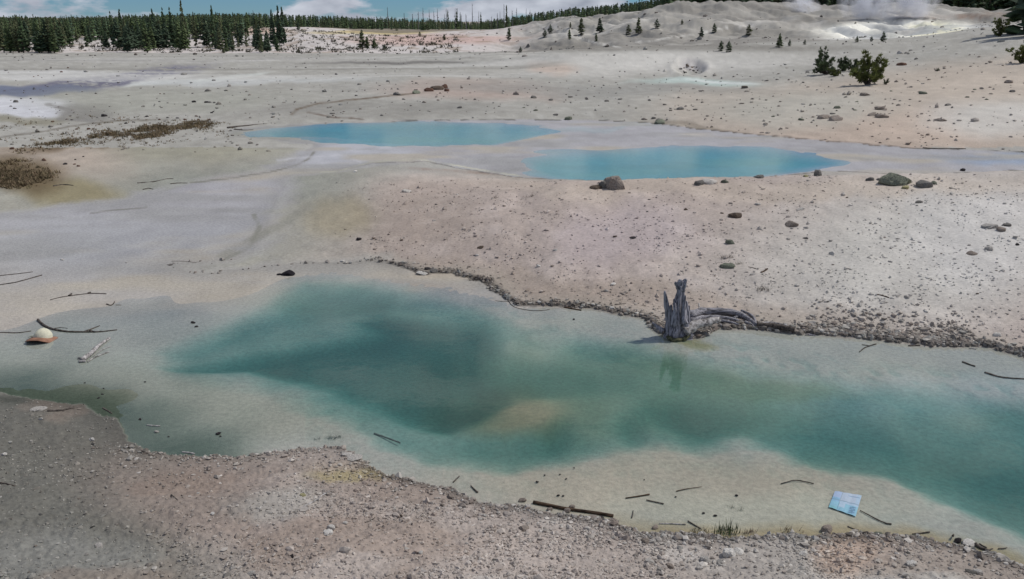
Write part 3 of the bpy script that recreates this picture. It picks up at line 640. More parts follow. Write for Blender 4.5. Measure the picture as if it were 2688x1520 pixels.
# ------------------------------------------------------------------ loose gravel (nobody could count it)
def gravel(name, P, Sz, Cl, label, flat_=.6):
    n = len(P); nv = len(I1)
    sc = Sz[:, None]*np.c_[RNG.uniform(.7, 1.3, n), RNG.uniform(.6, 1.1, n), RNG.uniform(.5, .9, n)*flat_/.6]
    a = RNG.uniform(0, 6.28, n); ca, sa = np.cos(a), np.sin(a)
    v = I1[None]*(1+.30*RNG.normal(size=(n, nv, 1)))*sc[:, None, :]
    x = v[..., 0]*ca[:, None]-v[..., 1]*sa[:, None]; y = v[..., 0]*sa[:, None]+v[..., 1]*ca[:, None]
    V = np.stack([x+P[:, 0:1], y+P[:, 1:2], v[..., 2]+P[:, 2:3]+.25*sc[:, 2:3]], -1).reshape(-1, 3)
    Fm = (F1[None]+(np.arange(n)*nv)[:, None, None]).reshape(-1, 3)
    o = mesh_np(name, V, Fm, M_GRAVEL, np.repeat(Cl, nv, 0), False)
    return tag(o, label, 'gravel', None, 'stuff')
def pick_ground(n, weight, bias=1.0):
    """random ground vertices chosen with a weight, jittered inside their cell"""
    w = weight/weight.sum(); idx = RNG.choice(len(w), n, p=w); idx = np.minimum(idx, len(w)-na-2)
    a, b = RNG.random(n)[:, None], RNG.random(n)[:, None]
    return GV[idx] + a*(GV[idx+1]-GV[idx]) + b*(GV[idx+na]-GV[idx]), idx
rr_ = np.hypot(gx, gy); PU, PV = project(gx, np.maximum(gy, .3), gz); PU, PV = PU/K, PV/K
inv_ = (PU > -60) & (PU < 2640) & (PV > 30) & (PV < 1500) & (gy > 1)
dryv = (wet < .3) & inv_
pal = np.array([[.30,.26,.23],[.42,.38,.34],[.58,.55,.50],[.20,.18,.16],[.34,.34,.32],[.66,.64,.60],[.26,.21,.18]])
def colors(idx, base, mixb=.55, p=None):
    c = pal[RNG.choice(len(pal), len(idx), p=p)]; return (c*(1-mixb)+base[idx]*mixb)*RNG.uniform(.8, 1.2, (len(idx), 1))
clump = ss(-.2, .5, fbm(gx*1.6, gy*1.6, 4, 171))
wn = dryv*(gy < 8.6)*(PV > 1000)*(.15+clump)*(.35+.65*ss(600, 1100, PU))
P, ix = pick_ground(17000, wn); gravel('gravel', P, np.clip(RNG.lognormal(math.log(.0055), .5, len(P)), .003, .026), colors(ix, col, .74, [.12,.24,.22,.05,.12,.2,.05]), 'fine loose gravel strewn over the near bank')
edge_n = dryv*np.exp(-np.maximum(dw, 0)/.10)*(gy < 8.6)*(PV > 1120)
P, ix = pick_ground(3000, edge_n); gravel('gravel', P, np.clip(RNG.lognormal(math.log(.009), .45, len(P)), .004, .03), colors(ix, col, .5), 'coarser pebbles lining the water edge of the near bank')
wm = dryv*(gy > 7.5)*(gy < 18)*(PV < 900)*(PV > 440)*ss(800, 1050, PU)*(.25+clump)
P, ix = pick_ground(6500, wm); gravel('gravel', P, np.clip(RNG.lognormal(math.log(.0095), .5, len(P)), .005, .045), colors(ix, col, .8), 'loose stones sprinkled over the middle mound')
band = np.clip(.05*(PV > 640)+ss(860,1000,PU)*(.25+ss(1600,1750,PU)*.8), 0, 1)
we = dryv*(gy > 7)*(gy < 12.5)*(PV < 900)*np.exp(-np.maximum(dw, 0)/(.05+.12*ss(1950,2150,PU)*ss(2480,2380,PU)))*band*(PU > 420)
P, ix = pick_ground(4200, we); dk = np.array([.15,.14,.13])
gravel('shingle', P, np.clip(RNG.lognormal(math.log(.014), .5, len(P)), .006, .04), colors(ix, col, .35, [.22,.18,.08,.26,.12,.02,.12])*.88, 'dark grey shingle ridge along the far shore of the green pool')
wk = dryv*(gy > 22)*(gy < 95)*(.08+clump**2)*(1+.8*ss(1500,2300,PU))
P, ix = pick_ground(1500, wk); gravel('scree', P, np.clip(RNG.lognormal(math.log(.03), .5, len(P))*(.6+np.hypot(P[:,0],P[:,1])/60), .02, .22), colors(ix, col, .55, [.25,.12,.03,.3,.15,.02,.13])*.85, 'small dark stones dotted over the ground beyond the pools')
wk = dryv*(gy > 90)*(gy < 165)*(clump**2)
P, ix = pick_ground(420, wk); gravel('scree', P, np.clip(RNG.lognormal(math.log(.13), .4, len(P)), .06, .4), colors(ix, col, .3, [.25,.1,.02,.38,.15,.0,.10])*.55, 'dark stones dotted over the far pale hill')

# ------------------------------------------------------------------ low plants: brown mats at left, tufts
def tuftmesh(P, Sz, Cl, nb=7, spread=1.0, up=1.0, thin=.14):
    n = len(P); a = RNG.uniform(0, 6.28, (n, nb)); l = Sz[:, None]*RNG.uniform(.5, 1.2, (n, nb)); wd = l*thin
    tip = np.stack([np.cos(a)*l*spread*.7, np.sin(a)*l*spread*.7, l*up*RNG.uniform(.4, 1, (n, nb))], -1)
    side = np.stack([-np.sin(a)*wd, np.cos(a)*wd, 0*a], -1); off = RNG.normal(size=(n, nb, 3))*Sz[:, None, None]*.3*[1, 1, 0]
    b = P[:, None, :]+off
    V = np.stack([b-side, b+side, b+tip], 2).reshape(-1, 3); F = np.arange(len(V)).reshape(-1, 3)
    return V, F, np.repeat(Cl, nb*3, 0)
def cover(name, P, Sz, Cl, label, **k):
    V, F, c = tuftmesh(P, Sz, Cl, **k); o = mesh_np(name, V, F, M_SCRUB, c, False); return tag(o, label, 'plants', None, 'stuff')
Uw = PU+30*fbm(gx*.6, gy*.4, 3, 181); Vw = PV+8*fbm(gx*.9, gy*.6, 3, 185)
ma = dryv*np.clip(blob(Uw, Vw, 290, 343, 215, 14, -9, .3)+.8*blob(Uw, Vw, 420, 322, 120, 8, -3, .5), 0, 1)+dryv*blob(Uw, Vw, 45, 440, 85, 32, 0, .3)*.8+dryv*.03*blob(Uw, Vw, 250, 330, 330, 40, 0, .3)
P, ix = pick_ground(5200, ma*(.12+ss(-.1,.35,fbm(gx*1.1,gy*.7,3,191)))); cl = np.array([.16,.115,.075])*RNG.uniform(.5, 1.5, (len(P), 1))+np.array([0,.018,0])*RNG.random((len(P), 1))
cover('brown_mat_plants', P, RNG.uniform(.03, .09, len(P)), cl, 'brown matted plants growing in strips on the left flats', nb=6)
ma = dryv*(gy > 98)*(gy < 150)*(PU < 1150)*(.1+clump**2)
P, ix = pick_ground(1500, ma); cover('undergrowth', P, RNG.uniform(.15, .6, len(P)), np.array([.06,.06,.04])*RNG.uniform(.5, 1.6, (len(P), 1)), 'low scrub at the foot of the left forest', nb=7, up=.8)

def tuft(px, py, hpx, n, colr, label, spread=.6, name='grass_tuft', group=None, up=1.2, wpx=None):
    p = hit(px, py, False); d = (p-O_).length; s = hpx*d/FPX; w = (wpx or hpx)*d/FPX/2
    Q = np.array([[random.uniform(-w, w), random.uniform(-w, w)*.5, 0] for _ in range(n)])
    for q in Q: q[2] = max(gz_at(p.x+q[0], p.y+q[1]), -.01)-p.z
    V, F, c = tuftmesh(Q, np.full(n, s), np.array(colr)*RNG.uniform(.6, 1.4, (n, 1)), nb=4, spread=spread, up=up, thin=.05)
    o = mesh_np(name, V, F, M_SCRUB, c, False); o.location = p; return tag(o, label, 'grass tuft', group)
tuft(1895,1398,30,22,(.06,.085,.035),'thin green grass tuft with tall stalks at the near shore',.35,wpx=60,up=1.3)
tuft(1830,1396,16,16,(.10,.085,.055),'short brownish grass left of the tall green grass at near shore',.8,wpx=40)
tuft(1968,1400,14,14,(.15,.10,.085),'reddish dry grass right of the tall green grass at near shore',.8,wpx=30)
tuft(2080,1394,16,10,(.16,.12,.07),'sparse straw grass at the water edge left of the tan boulder',.9,wpx=44)
tuft(1907,678,10,12,(.06,.05,.035),'dark dry tuft on the slope below the greenish rock',1.2,wpx=26)
tuft(2003,762,12,14,(.08,.07,.055),'dark dry tuft on the slope right of the stump top',1.4,wpx=26)
tuft(1940,693,8,8,(.10,.10,.06),'tiny tuft clinging beside the low grey-green rock',1.3,wpx=16)
tuft(1385,518,8,14,(.07,.06,.05),'dark dry tuft on the back of the mound left of boulders',1.5,wpx=28)
tuft(1301,520,7,10,(.10,.085,.07),'brownish tuft on the back of the mound, left of the dark tuft',1.5,wpx=20)
tuft(1250,733,12,20,(.06,.045,.035),'tangle of dark dry stems at the far shore of the green pool',1.6,wpx=34)
tuft(1934,1337,9,10,(.05,.06,.035),'floating clump of dark stems in the shallows',2.0,wpx=36)
tuft(879,1150,10,16,(.06,.075,.065),'dark weed clump under the shallow water near the slab',2.0,wpx=30)
tuft(831,1153,6,8,(.07,.08,.07),'small weed clump left of the dark weed in the shallows',2.0,wpx=16)

# ------------------------------------------------------------------ wood
def tube(pts, rad, seg=8, rough=.25, seed=0, caps=True, ridge=0):
    """ragged tapered tube through pts"""
    P = [Vector(p) for p in pts]; Q = []; Rr = []
    n = len(P)
    for i in range(n-1):                           # resample with catmull-rom
        a = P[max(i-1, 0)]; b = P[i]; c = P[i+1]; d = P[min(i+2, n-1)]
        m = max(2, int(10/(n-1))+1)
        for k in range(m):
            t = k/m; Q.append(.5*((2*b)+(-a+c)*t+(2*a-5*b+4*c-d)*t*t+(-a+3*b-3*c+d)*t**3)); Rr.append(rad[i]*(1-t)+rad[i+1]*t)
    Q.append(P[-1]); Rr.append(rad[-1])
    rnd = random.Random(seed); V = []; F = []
    ph = [rnd.uniform(0, 6.28) for _ in range(3)]
    up = Vector((0, 0, 1)) if abs((P[-1]-P[0]).normalized().z) < .8 else Vector((1, 0, 0))
    for i, q in enumerate(Q):
        t = (Q[min(i+1, len(Q)-1)]-Q[max(i-1, 0)]).normalized(); s = t.cross(up).normalized(); w = s.cross(t)
        for k in range(seg):
            a = 6.2832*k/seg; r = Rr[i]*(1+rnd.uniform(-rough, rough)*.6+ridge*math.sin(3*a+ph[0]+i*.2)+ridge*.6*math.sin(5*a+ph[1]))
            V.append(tuple(q+(s*math.cos(a)+w*math.sin(a))*r))
    for i in range(len(Q)-1):
        for k in range(seg):
            F.append((i*seg+k, i*seg+(k+1) % seg, (i+1)*seg+(k+1) % seg, (i+1)*seg+k))
    return V, F, seg, len(Q)
def add_mesh(name, parts, m, parent=None, origin=None, smooth=True):
    V = []; F = []
    for v, f, seg, nq in parts:
        o = len(V); V += v; F += [tuple(q+o for q in ff) for ff in f]
        if seg:
            F.append(tuple(o+k for k in range(seg))[::-1]); F.append(tuple(o+(nq-1)*seg+k for k in range(seg)))
    me = bpy.data.meshes.new(name)
    if origin is not None: V = [tuple(Vector(v)-Vector(origin)) for v in V]
    me.from_pydata(V, [], F); me.materials.append(m); me.polygons.foreach_set('use_smooth', np.full(len(F), smooth)); me.update()
    o = bpy.data.objects.new(name, me); C.objects.link(o)
    if parent: o.parent = parent
    elif origin is not None: o.location = origin
    return o
def stick(pxs, wpx, m, label, name='stick', cat='stick', lift=.3, group=None, extra=(), seg=6, rough=.3, water=True):
    """pxs: photo pixels along it; wpx: thickness in photo pixels (start, end)"""
    def conv(pp, w0, w1):
        pts = [hit(a, b_, water) for a, b_ in pp]; n = len(pts); rad = [((w0+(w1-w0)*i/(n-1))*(p-O_).length/FPX/2) for i, p in enumerate(pts)]
        return [p+Vector((0, 0, r*lift)) for p, r in zip(pts, rad)], rad
    pts, rad = conv(pxs, *wpx); parts = [tube(pts, rad, seg, rough, len(pxs)*7+int(pxs[0][0]))]
    for pp, w in extra:
        a, r = conv(pp, *w); parts.append(tube(a, r, 5, rough, int(pp[0][0])))
    o = add_mesh(name, parts, m, origin=pts[0]); return tag(o, label, cat, group)

BR = 'branch'
stick([(100,841),(115,855),(143,866),(179,871),(220,872),(264,871),(308,866)],(7,2.5),M_WOODD,'long curved dark branch arching on the mud behind the hat',BR,BR,extra=[([(220,872),(240,864),(262,855)],(5,2)),([(236,869),(250,872),(266,869)],(6,2)),([(143,862),(160,860),(178,862)],(2,1))])
stick([(132,788),(154,782),(185,777),(236,771),(279,772)],(2.2,3),M_WOODD,'thin dark branch with two knots lying on the mud flat',BR,BR,extra=[([(182,778),(188,772)],(7,4)),([(232,771),(238,768)],(6,4))])
stick([(-30,727),(0,724),(49,719),(87,714)],(3,2),M_WOODD,'upper thin straight stick entering at the left edge')
stick([(-30,752),(0,748),(40,742),(74,733),(110,723)],(3,3),M_WOODD,'lower thin bent stick entering at the left edge')
stick([(-30,876),(0,873),(45,874),(82,869)],(3,2),M_WOODD,'slim stick reaching from the left edge to the hat')
stick([(215,949),(240,930),(262,908),(288,889)],(13,6),M_WOODP,'broken white log splinter on the mud right of the hat','driftwood','driftwood',extra=[([(230,951),(250,938),(286,924)],(3,3)),([(205,940),(222,942)],(4,4)),([(208,951),(225,950)],(6,5)),([(245,935),(270,918),(292,909)],(2,2)),([(212,945),(203,944)],(3,1))],seg=8,lift=.6)
stick([(280,799),(291,802),(298,797),(301,792)],(4,2),M_WOODD,'small curled dark stick on the mud above the white log splinter',name='twig',cat='twig')
stick([(304,801),(318,801)],(2,1.5),M_WOODD,'tiny straight twig right of the small curled stick',name='twig',cat='twig')
stick([(450,686),(480,686),(516,690)],(1.5,1.2),M_WOODD,'hair-thin twig at the tip of the gravel spit',name='twig',cat='twig')
stick([(1333,788),(1350,806),(1390,815),(1425,815),(1443,812)],(2,1.5),M_WOODD,'thin arc of twig in the shallows left of centre shore',name='twig',cat='twig',extra=[([(1300,790),(1340,792)],(2,1))])
stick([(1481,807),(1500,811),(1526,815)],(5,4),M_WOODB,'short stout brown stick in the water by the far shore')
stick([(1614,800),(1626,799),(1643,797)],(4,2),M_WOODD,'short black stick on the shingle left of the stump')
stick([(1300,748),(1308,756),(1316,766)],(2,2),M_WOODD,'short slanting twig at the bend of the far shore',name='twig',cat='twig')
stick([(2526,950),(2545,957),(2560,962)],(4,3),M_WOODD,'dark knobbed stick end poking from the water at the right')
stick([(2585,977),(2620,988),(2650,992),(2700,995)],(6,4),M_WOODD,'long sunken branch leaving the picture at the right edge',BR,BR,lift=-.3)
stick([(2256,924),(2272,912),(2300,903)],(2.5,3),M_WOODD,'forked grey twig at the shore below the shingle ridge',name='twig',cat='twig',extra=[([(2262,905),(2280,907)],(2,2))])
stick([(2385,908),(2400,908),(2415,907)],(4,3),M_WOODD,'short dark stick in the water at the shingle ridge foot')
stick([(784,1343),(800,1330),(825,1318),(848,1300),(866,1290)],(5,3.5),M_WOODP,'curved pale grey stick on the near bank, lower left',extra=[([(845,1302),(862,1294),(875,1296)],(2,1.5))],lift=.8)
stick([(958,1372),(972,1368),(984,1359)],(3,3),M_WOODD,'short bent dark stick right of the curved grey stick')
stick([(865,1361),(880,1356),(893,1347)],(2,2),M_WOODD,'faint dark twig just below the curved grey stick',name='twig',cat='twig')
stick([(450,1299),(458,1306),(467,1313)],(4,2),M_WOODD,'short dark twig on the brown left bank',name='twig',cat='twig')
stick([(478,1187),(495,1189),(511,1192)],(4,4),M_WOODP,'pale short stick at the dark edge of the left bank')
stick([(-10,1266),(15,1270),(40,1276)],(4,3),M_WOODD,'dark stick on the near bank at the left edge')
stick([(288,1470),(318,1471),(342,1467)],(2,2),M_WOODD,'thin purplish twig low on the left bank',name='twig',cat='twig')
stick([(270,1072),(283,1079),(294,1086)],(4,3),M_WOODD,'dark twig at the water edge of the left bank',name='twig',cat='twig')
stick([(385,1116),(402,1118),(420,1119)],(3,3),M_WOODP,'pale short stick in the dark shallows by the left bank')
stick([(125,1080),(160,1078),(195,1071)],(6,4),M_WOODD,'half buried dark root on the left bank',name='root',cat='root',extra=[([(165,1080),(180,1072),(186,1066)],(3,2))])
stick([(1006,1250),(1020,1253),(1036,1258)],(5,4),M_WOODD,'dark stick buried in the bank edge below the pale slab')
stick([(1052,1265),(1075,1262),(1092,1270)],(5,4),M_WOODD,'knobbed dark root sticking from the bank edge',name='root',cat='root')
stick([(1190,1266),(1198,1258),(1206,1250)],(4,3),M_WOODD,'short dark stick in the shallows slanting up to the right')
stick([(1236,1275),(1244,1284),(1254,1293)],(3,5),M_WOODD,'short dark stick in the shallows slanting down to the right')
stick([(982,1131),(1012,1142),(1050,1157)],(5,4),M_WOODD,'sunken dark stick lying under the shallow green water',lift=-3)
stick([(2050,1270),(2065,1266),(2085,1261),(2110,1264),(2136,1270)],(2.5,3),M_WOODD,'thin bent twig in the shallows upper left of the blue sheet',name='twig',cat='twig')
stick([(2258,1340),(2280,1352),(2305,1365),(2325,1374),(2340,1376)],(2.5,4),M_WOODD,'thin dark twig trailing from the blue sheet to the bank',name='twig',cat='twig')
stick([(1642,1308),(1670,1304),(1705,1298)],(3,4),M_WOODB,'left piece of the long reddish twig in the shallows',name='twig',cat='twig')
stick([(1775,1290),(1800,1284),(1842,1278)],(3,1.5),M_WOODB,'right thin piece of the long reddish twig in the shallows',name='twig',cat='twig')
stick([(1697,1313),(1720,1318),(1742,1323)],(3.5,3.5),M_WOODD,'short straight dark stick below the long reddish twig')
stick([(1658,1360),(1661,1350),(1662,1340)],(3,2),M_WOODD,'small upright dark twig at the near shore',name='twig',cat='twig')
stick([(1730,1375),(1760,1375),(1800,1377)],(3,3),M_WOODP,'straight pale purple stick stranded on the near shore')
stick([(1806,1368),(1822,1378),(1840,1388)],(4,3),M_WOODD,'dark slanting stick on the near shore beside the grass')
stick([(1812,1425),(1840,1420),(1866,1411)],(4,3),M_WOODP,'faint pale stick half sunk in the gravel under the grass')
stick([(2500,1416),(2503,1405)],(6,2),M_WOODD,'small dark spike of wood by the bright white rock',name='twig',cat='twig',lift=3)
stick([(2560,1430),(2575,1440),(2600,1448)],(10,6),M_WOODD,'dark root tangle right of the bright white rock',name='root',cat='root',extra=[([(2570,1428),(2590,1438)],(4,3)),([(2590,1446),(2606,1440)],(3,2))])
stick([(2620,1441),(2635,1440),(2643,1438)],(3,2),M_WOODD,'tiny dark twig at the shore near the right edge',name='twig',cat='twig')
stick([(2225,1382),(2240,1388),(2255,1392)],(3,2),M_WOODD,'short brown stick between the tan boulder and pale green rock')
stick([(2440,1397),(2420,1400),(2395,1402)],(4,3),M_WOODD,'low dark root along the shore right of the blue sheet',name='root',cat='root')
stick([(1083,1336),(1110,1348),(1135,1350),(1158,1347)],(2,1.5),M_WOODD,'faint curved twig on the bank left of the brown log',name='twig',cat='twig')
stick([(2302,774),(2318,777),(2334,782)],(4,3),M_WOODB,'brown chip of wood on the right part of the middle slope',water=False)
stick([(1998,716),(2007,712),(2015,706)],(5,4),M_WOODB,'dark chip of wood on the slope right of the dry tufts',water=False)
stick([(1964,701),(1975,703),(1985,706)],(2,2),M_WOODB,'thin brown twig on the slope between tufts and dark chip',name='twig',cat='twig',water=False)
# brown half-buried log on the near shore
stick([(1400,1320),(1440,1328),(1490,1338),(1550,1346),(1610,1356)],(10,9),M_WOODB,'long dark brown log half buried along the near shore','fallen_log','log',seg=10,lift=.35,rough=.12)
# cracks in the mud flat, laid on as thin dark strips
for pts, w, lab in [([(140,489),(165,485),(193,487)],4,'black wet crack in the mud flat, the leftmost one'),([(360,481),(400,478),(440,470),(455,470)],4,'long black crack in the mud flat, upper of the middle cluster'),([(376,498),(390,495),(402,497)],4,'short black crack in the mud flat, lower of the middle cluster'),([(448,483),(470,481),(492,481)],4,'black crack in the mud flat, rightmost of the middle cluster')]:
    stick(pts, (w, w*.6), M_WOODD, lab.replace('crack in the mud flat', 'strip laid as a crack in the mud flat'), name='dark_strip', cat='algae', lift=.05)
stick([(598,337),(625,333),(660,329),(700,325)],(8,2),M_WOODD,'black wet sliver of algae at the left tip of the turquoise pool',name='dark_strip',cat='algae',lift=.02,extra=[([(615,340),(640,342),(665,341)],(5,2))])
stick([(2422,389),(2460,391),(2500,391),(2535,391)],(4,3),M_WOODD,'dark strip of algae at the right shore beyond the channel',name='dark_strip',cat='algae',lift=.1)

# stump
base = hit(1778, 880); SY = base.y
def at(px, py, dy=0):
    d = ray(px, py); t = (SY+dy)/d.y; return Vector((d.x*t, SY+dy, CAM_H+d.z*t))
px1 = (base-O_).length/FPX
st = empty('tree_stump', base, 'jagged silver-grey tree stump standing in the water at the shore', 'tree stump')
def part(name, parts, m):
    o = add_mesh(name, parts, m, origin=None); o.parent = st; o.location = -base; return o
part('trunk', [tube([at(1780,890), at(1780,868), at(1783,835), at(1782,800), at(1786,770), at(1788,748)], [34*px1, 28*px1, 18*px1, 13*px1, 10*px1, 9*px1], 26, .30, 3, ridge=.26)], M_WOOD)
part('splinter', [tube([at(1786,765), at(1778,748), at(1772,741)], [7*px1, 6*px1, 3*px1], 7, .3, 5, ridge=.2), tube([at(1789,762), at(1796,744), at(1801,732)], [9*px1, 7*px1, 3*px1], 7, .3, 6, ridge=.2), tube([at(1788,750), at(1787,738), at(1788,734)], [9*px1, 8*px1, 4*px1], 7, .3, 8)], M_WOOD)
part('side_spire', [tube([at(1756,872,-.02), at(1755,835,-.02), at(1749,795,-.02), at(1745,764,-.02)], [13*px1, 8*px1, 6*px1, 2*px1], 9, .2, 9, ridge=.15), tube([at(1764,850,-.03), at(1760,820,-.03), at(1762,800,-.03)], [9*px1, 7*px1, 2*px1], 7, .2, 10)], M_WOOD)
part('side_spire', [tube([at(1803,860,-.02), at(1804,820,-.01), at(1801,790)], [9*px1, 6*px1, 3*px1], 7, .2, 12), tube([at(1796,850,-.1), at(1795,812,-.07), at(1799,775,-.05)], [9*px1, 6*px1, 2*px1], 8, .3, 17, ridge=.2), tube([at(1770,855,-.1), at(1772,815,-.08), at(1769,785,-.05)], [9*px1, 6*px1, 2*px1], 8, .3, 18, ridge=.2), tube([at(1808,830), at(1809,802)], [4*px1, 2*px1], 6, .2, 13)], M_WOOD)
part('root', [tube([at(1795,872,-.06), at(1812,862,-.03), at(1830,852,0), at(1858,846,.03), at(1890,838,.08)], [18*px1, 15*px1, 12*px1, 10*px1, 6*px1], 11, .3, 14, ridge=.12)], M_WOODP)
part('root', [tube([at(1740,868,-.02), at(1728,860,-.02), at(1712,846)], [8*px1, 6*px1, 2*px1], 7, .2, 15)], M_WOOD)
part('root', [tube([at(1752,884,-.08), at(1768,893,-.14), at(1795,890,-.12), at(1812,876,-.06)], [5*px1, 6*px1, 6*px1, 5*px1], 7, .25, 16)], wood_mat('green_stained_wood', (.03,.04,.025), (.17,.16,.09), (40,40,40)))
stick([(1808,842),(1838,830),(1887,826),(1933,830),(1962,842),(1986,858)],(24,9),M_WOODL,'grey fallen trunk lying along the shore right of the stump','fallen_log','log',seg=12,lift=1.1,rough=.4,extra=[([(1812,852),(1850,841),(1900,840),(1950,850)],(18,8)),([(1880,846),(1910,849),(1940,855)],(12,6)),([(1946,818),(1970,829),(1981,842),(1984,857)],(6,6)),([(1900,828),(1922,822),(1950,824)],(5,2)),([(1842,858),(1858,850),(1878,852),(1895,858)],(12,5)),([(1925,838),(1950,832),(1975,840)],(7,3)),([(1955,850),(1972,856),(1978,862)],(10,5)),([(1860,832),(1900,834),(1940,842)],(7,4)),([(1935,845),(1965,852),(1990,868)],(6,3))],water=False)
stick([(1837,830),(1836,812),(1835,796)],(5,3),M_WOODP,'short upright pale peg behind the grey fallen trunk',name='branch',cat='branch',lift=0,water=False)
stick([(1986,858),(2020,862),(2050,868),(2084,875)],(10,14),M_WOODD,'charred black log end beyond the grey fallen trunk','fallen_log','log',seg=9,lift=1.5,water=False)
stick([(1988,858),(2020,854),(2045,856),(2070,862)],(7,5),M_WOODP,'thin pale stick lying on the charred log',lift=2.2,water=False)
random.seed(31)
for k in range(14):
    u = random.uniform(1860, 2560); v = 862+(u-1990)*.08+random.uniform(-14, 10) if u > 1990 else 850+random.uniform(-12, 10)
    a = random.uniform(-25, 25); l = random.uniform(12, 36); dx = l*math.cos(math.radians(a)); dy_ = l*math.sin(math.radians(a))*.4
    stick([(u, v), (u+dx*.5, v+dy_*.5-1), (u+dx, v+dy_)], (random.uniform(2, 5), 2), random.choice([M_WOOD, M_WOODD, M_WOODP]), 'weathered stick caught in the debris of the far shingle ridge', name='stick', group='sticks in the shingle ridge', water=False, lift=1.5)

# ------------------------------------------------------------------ hat
hp = hit(112, 893); hs = (hp-O_).length/FPX
hat = empty('hat', hp-Vector((0,0,.012)), 'cream and reddish-brown hat lying on the shallows at the left', 'hat')
def dome(cx, cy, cz, rx, ry, rz, seg=28, rings=10, cut=.0):
    V = []; F = []
    for i in range(rings+1):
        t = (math.pi/2)*(1-i/rings)*1.0
        for k in range(seg):
            a = 6.2832*k/seg; w = 1+.05*math.sin(3*a+i*.4)+.03*math.sin(7*a+i)
            V.append((cx+rx*math.sin(math.pi/2-t)*math.cos(a)*w, cy+ry*math.sin(math.pi/2-t)*math.sin(a)*w, cz+rz*math.sin(t)))
    for i in range(rings):
        for k in range(seg): F.append((i*seg+k, (i+1)*seg+k, (i+1)*seg+(k+1) % seg, i*seg+(k+1) % seg))
    return V, F, 0, 0
def hpart(name, parts, m):
    o = add_mesh(name, parts, m); o.parent = hat; return o
hat.rotation_euler = (math.radians(-10), math.radians(9), .4)
cr = hpart('crown', [dome(0, .03, .035, 20*hs, 20*hs, 22*hs)], M_CREAM)
hpart('button', [dome(0, .03, .035+21.6*hs, 2*hs, 2*hs, 1.5*hs, 10, 4)], M_CREAM)
def brim(r0, r1, a0, a1, z0, droop, wav, cx=0, cy=.03):
    V = []; F = []; n = 30; m = 7; t = .003
    for side in (0, 1):
        for i in range(m+1):
            for k in range(n+1):
                a = a0+(a1-a0)*k/n; f = i/m; r = r0+(r1-r0)*f*(1+.15*math.sin(2*a)); V.append((cx+r*math.cos(a), cy+r*math.sin(a), z0-droop*f*f+wav*f*math.sin(3*a+1)-side*t))
    L = (m+1)*(n+1)
    for i in range(m):
        for k in range(n):
            q = (i*(n+1)+k, i*(n+1)+k+1, (i+1)*(n+1)+k+1, (i+1)*(n+1)+k); F.append(q[::-1]); F.append(tuple(j+L for j in q))
    for k in range(n): F.append((m*(n+1)+k, m*(n+1)+k+1, L+m*(n+1)+k+1, L+m*(n+1)+k)[::-1])
    return V, F, 0, 0
hpart('brim', [brim(18*hs, 37*hs, math.radians(200), math.radians(375), .042, .03, .014)], M_TAN)
hpart('band', [brim(19.5*hs, 21*hs, 0, 6.2832, .042, .012, 0)], M_TAN)
hpart('ear_flap', [brim(18*hs, 34*hs, math.radians(160), math.radians(212), .04, .03, .01)], M_BLACKC)
hpart('trim', [brim(20*hs, 36*hs, math.radians(138), math.radians(162), .045, .02, .006)], M_YEL)

# ------------------------------------------------------------------ blue printed sheet
q = [flat(*p_, .003) for p_ in ((2192,1289), (2262,1301), (2246,1356), (2175,1331))]
nx, ny = 28, 22; V = []; Cc = []; F = []
rs_ = random.Random(5)
for j in range(ny+1):
    for i_ in range(nx+1):
        s, t = i_/nx, j/ny; p = (q[0]*(1-s)+q[1]*s)*(1-t)+(q[3]*(1-s)+q[2]*s)*t
        fold = .003*abs(math.sin(s*math.pi*3))+.0025*abs(math.sin(t*math.pi*2))
        V.append((p.x, p.y, p.z+fold)); 
o_v = np.array(V); org = o_v.mean(0)
for j in range(ny):
    for i_ in range(nx):
        F.append((j*(nx+1)+i_, (j+1)*(nx+1)+i_, (j+1)*(nx+1)+i_+1, j*(nx+1)+i_+1))
def sheet_col(s, t):
    c = (.46,.55,.68)
    if s < .3 and t < .35: c = (.42,.47,.68)
    if .3 <= s < .85 and t < .45: c = (.55,.57,.66)
    if .55 <= s < .95 and .12 < t < .2: c = (.22,.27,.42)
    if s < .28 and .35 <= t < .6: c = (.22,.42,.62)
    if t >= .6: c = (.24,.50,.62)
    if s < .3 and t > .85: c = (.18,.48,.50)
    if .32 < s < .55 and .5 < t < .8: c = (.50,.60,.72)
    if .72 < s < .93 and .62 < t < .95: c = (.05,.13,.24) if (int(t*26)+int(s*14)) % 3 else (.20,.38,.58)
    if abs(s-.29) < .02 or abs(t-.46) < .02: c = tuple(v*.6 for v in c)
    return c
me = bpy.data.meshes.new('printed_sheet'); me.from_pydata((o_v-org).tolist(), [], F); me.polygons.foreach_set('use_smooth', np.full(len(F), True))
ca = me.color_attributes.new('tone', 'FLOAT_COLOR', 'CORNER')
arr = []
for j in range(ny):
    for i_ in range(nx): arr += [*(.55*v_+.45*w_ for v_, w_ in zip(sheet_col((i_+.5)/nx, (j+.5)/ny), (.25,.40,.50))), 1]*4
ca.data.foreach_set('color', arr)
M_PAPER = attr_mat('wet_printed_paper', .5, .08, 60); me.materials.append(M_PAPER)
o = bpy.data.objects.new('printed_sheet', me); C.objects.link(o); o.location = org; tag(o, 'creased blue and white printed sheet lying in the near shallows', 'paper sheet')

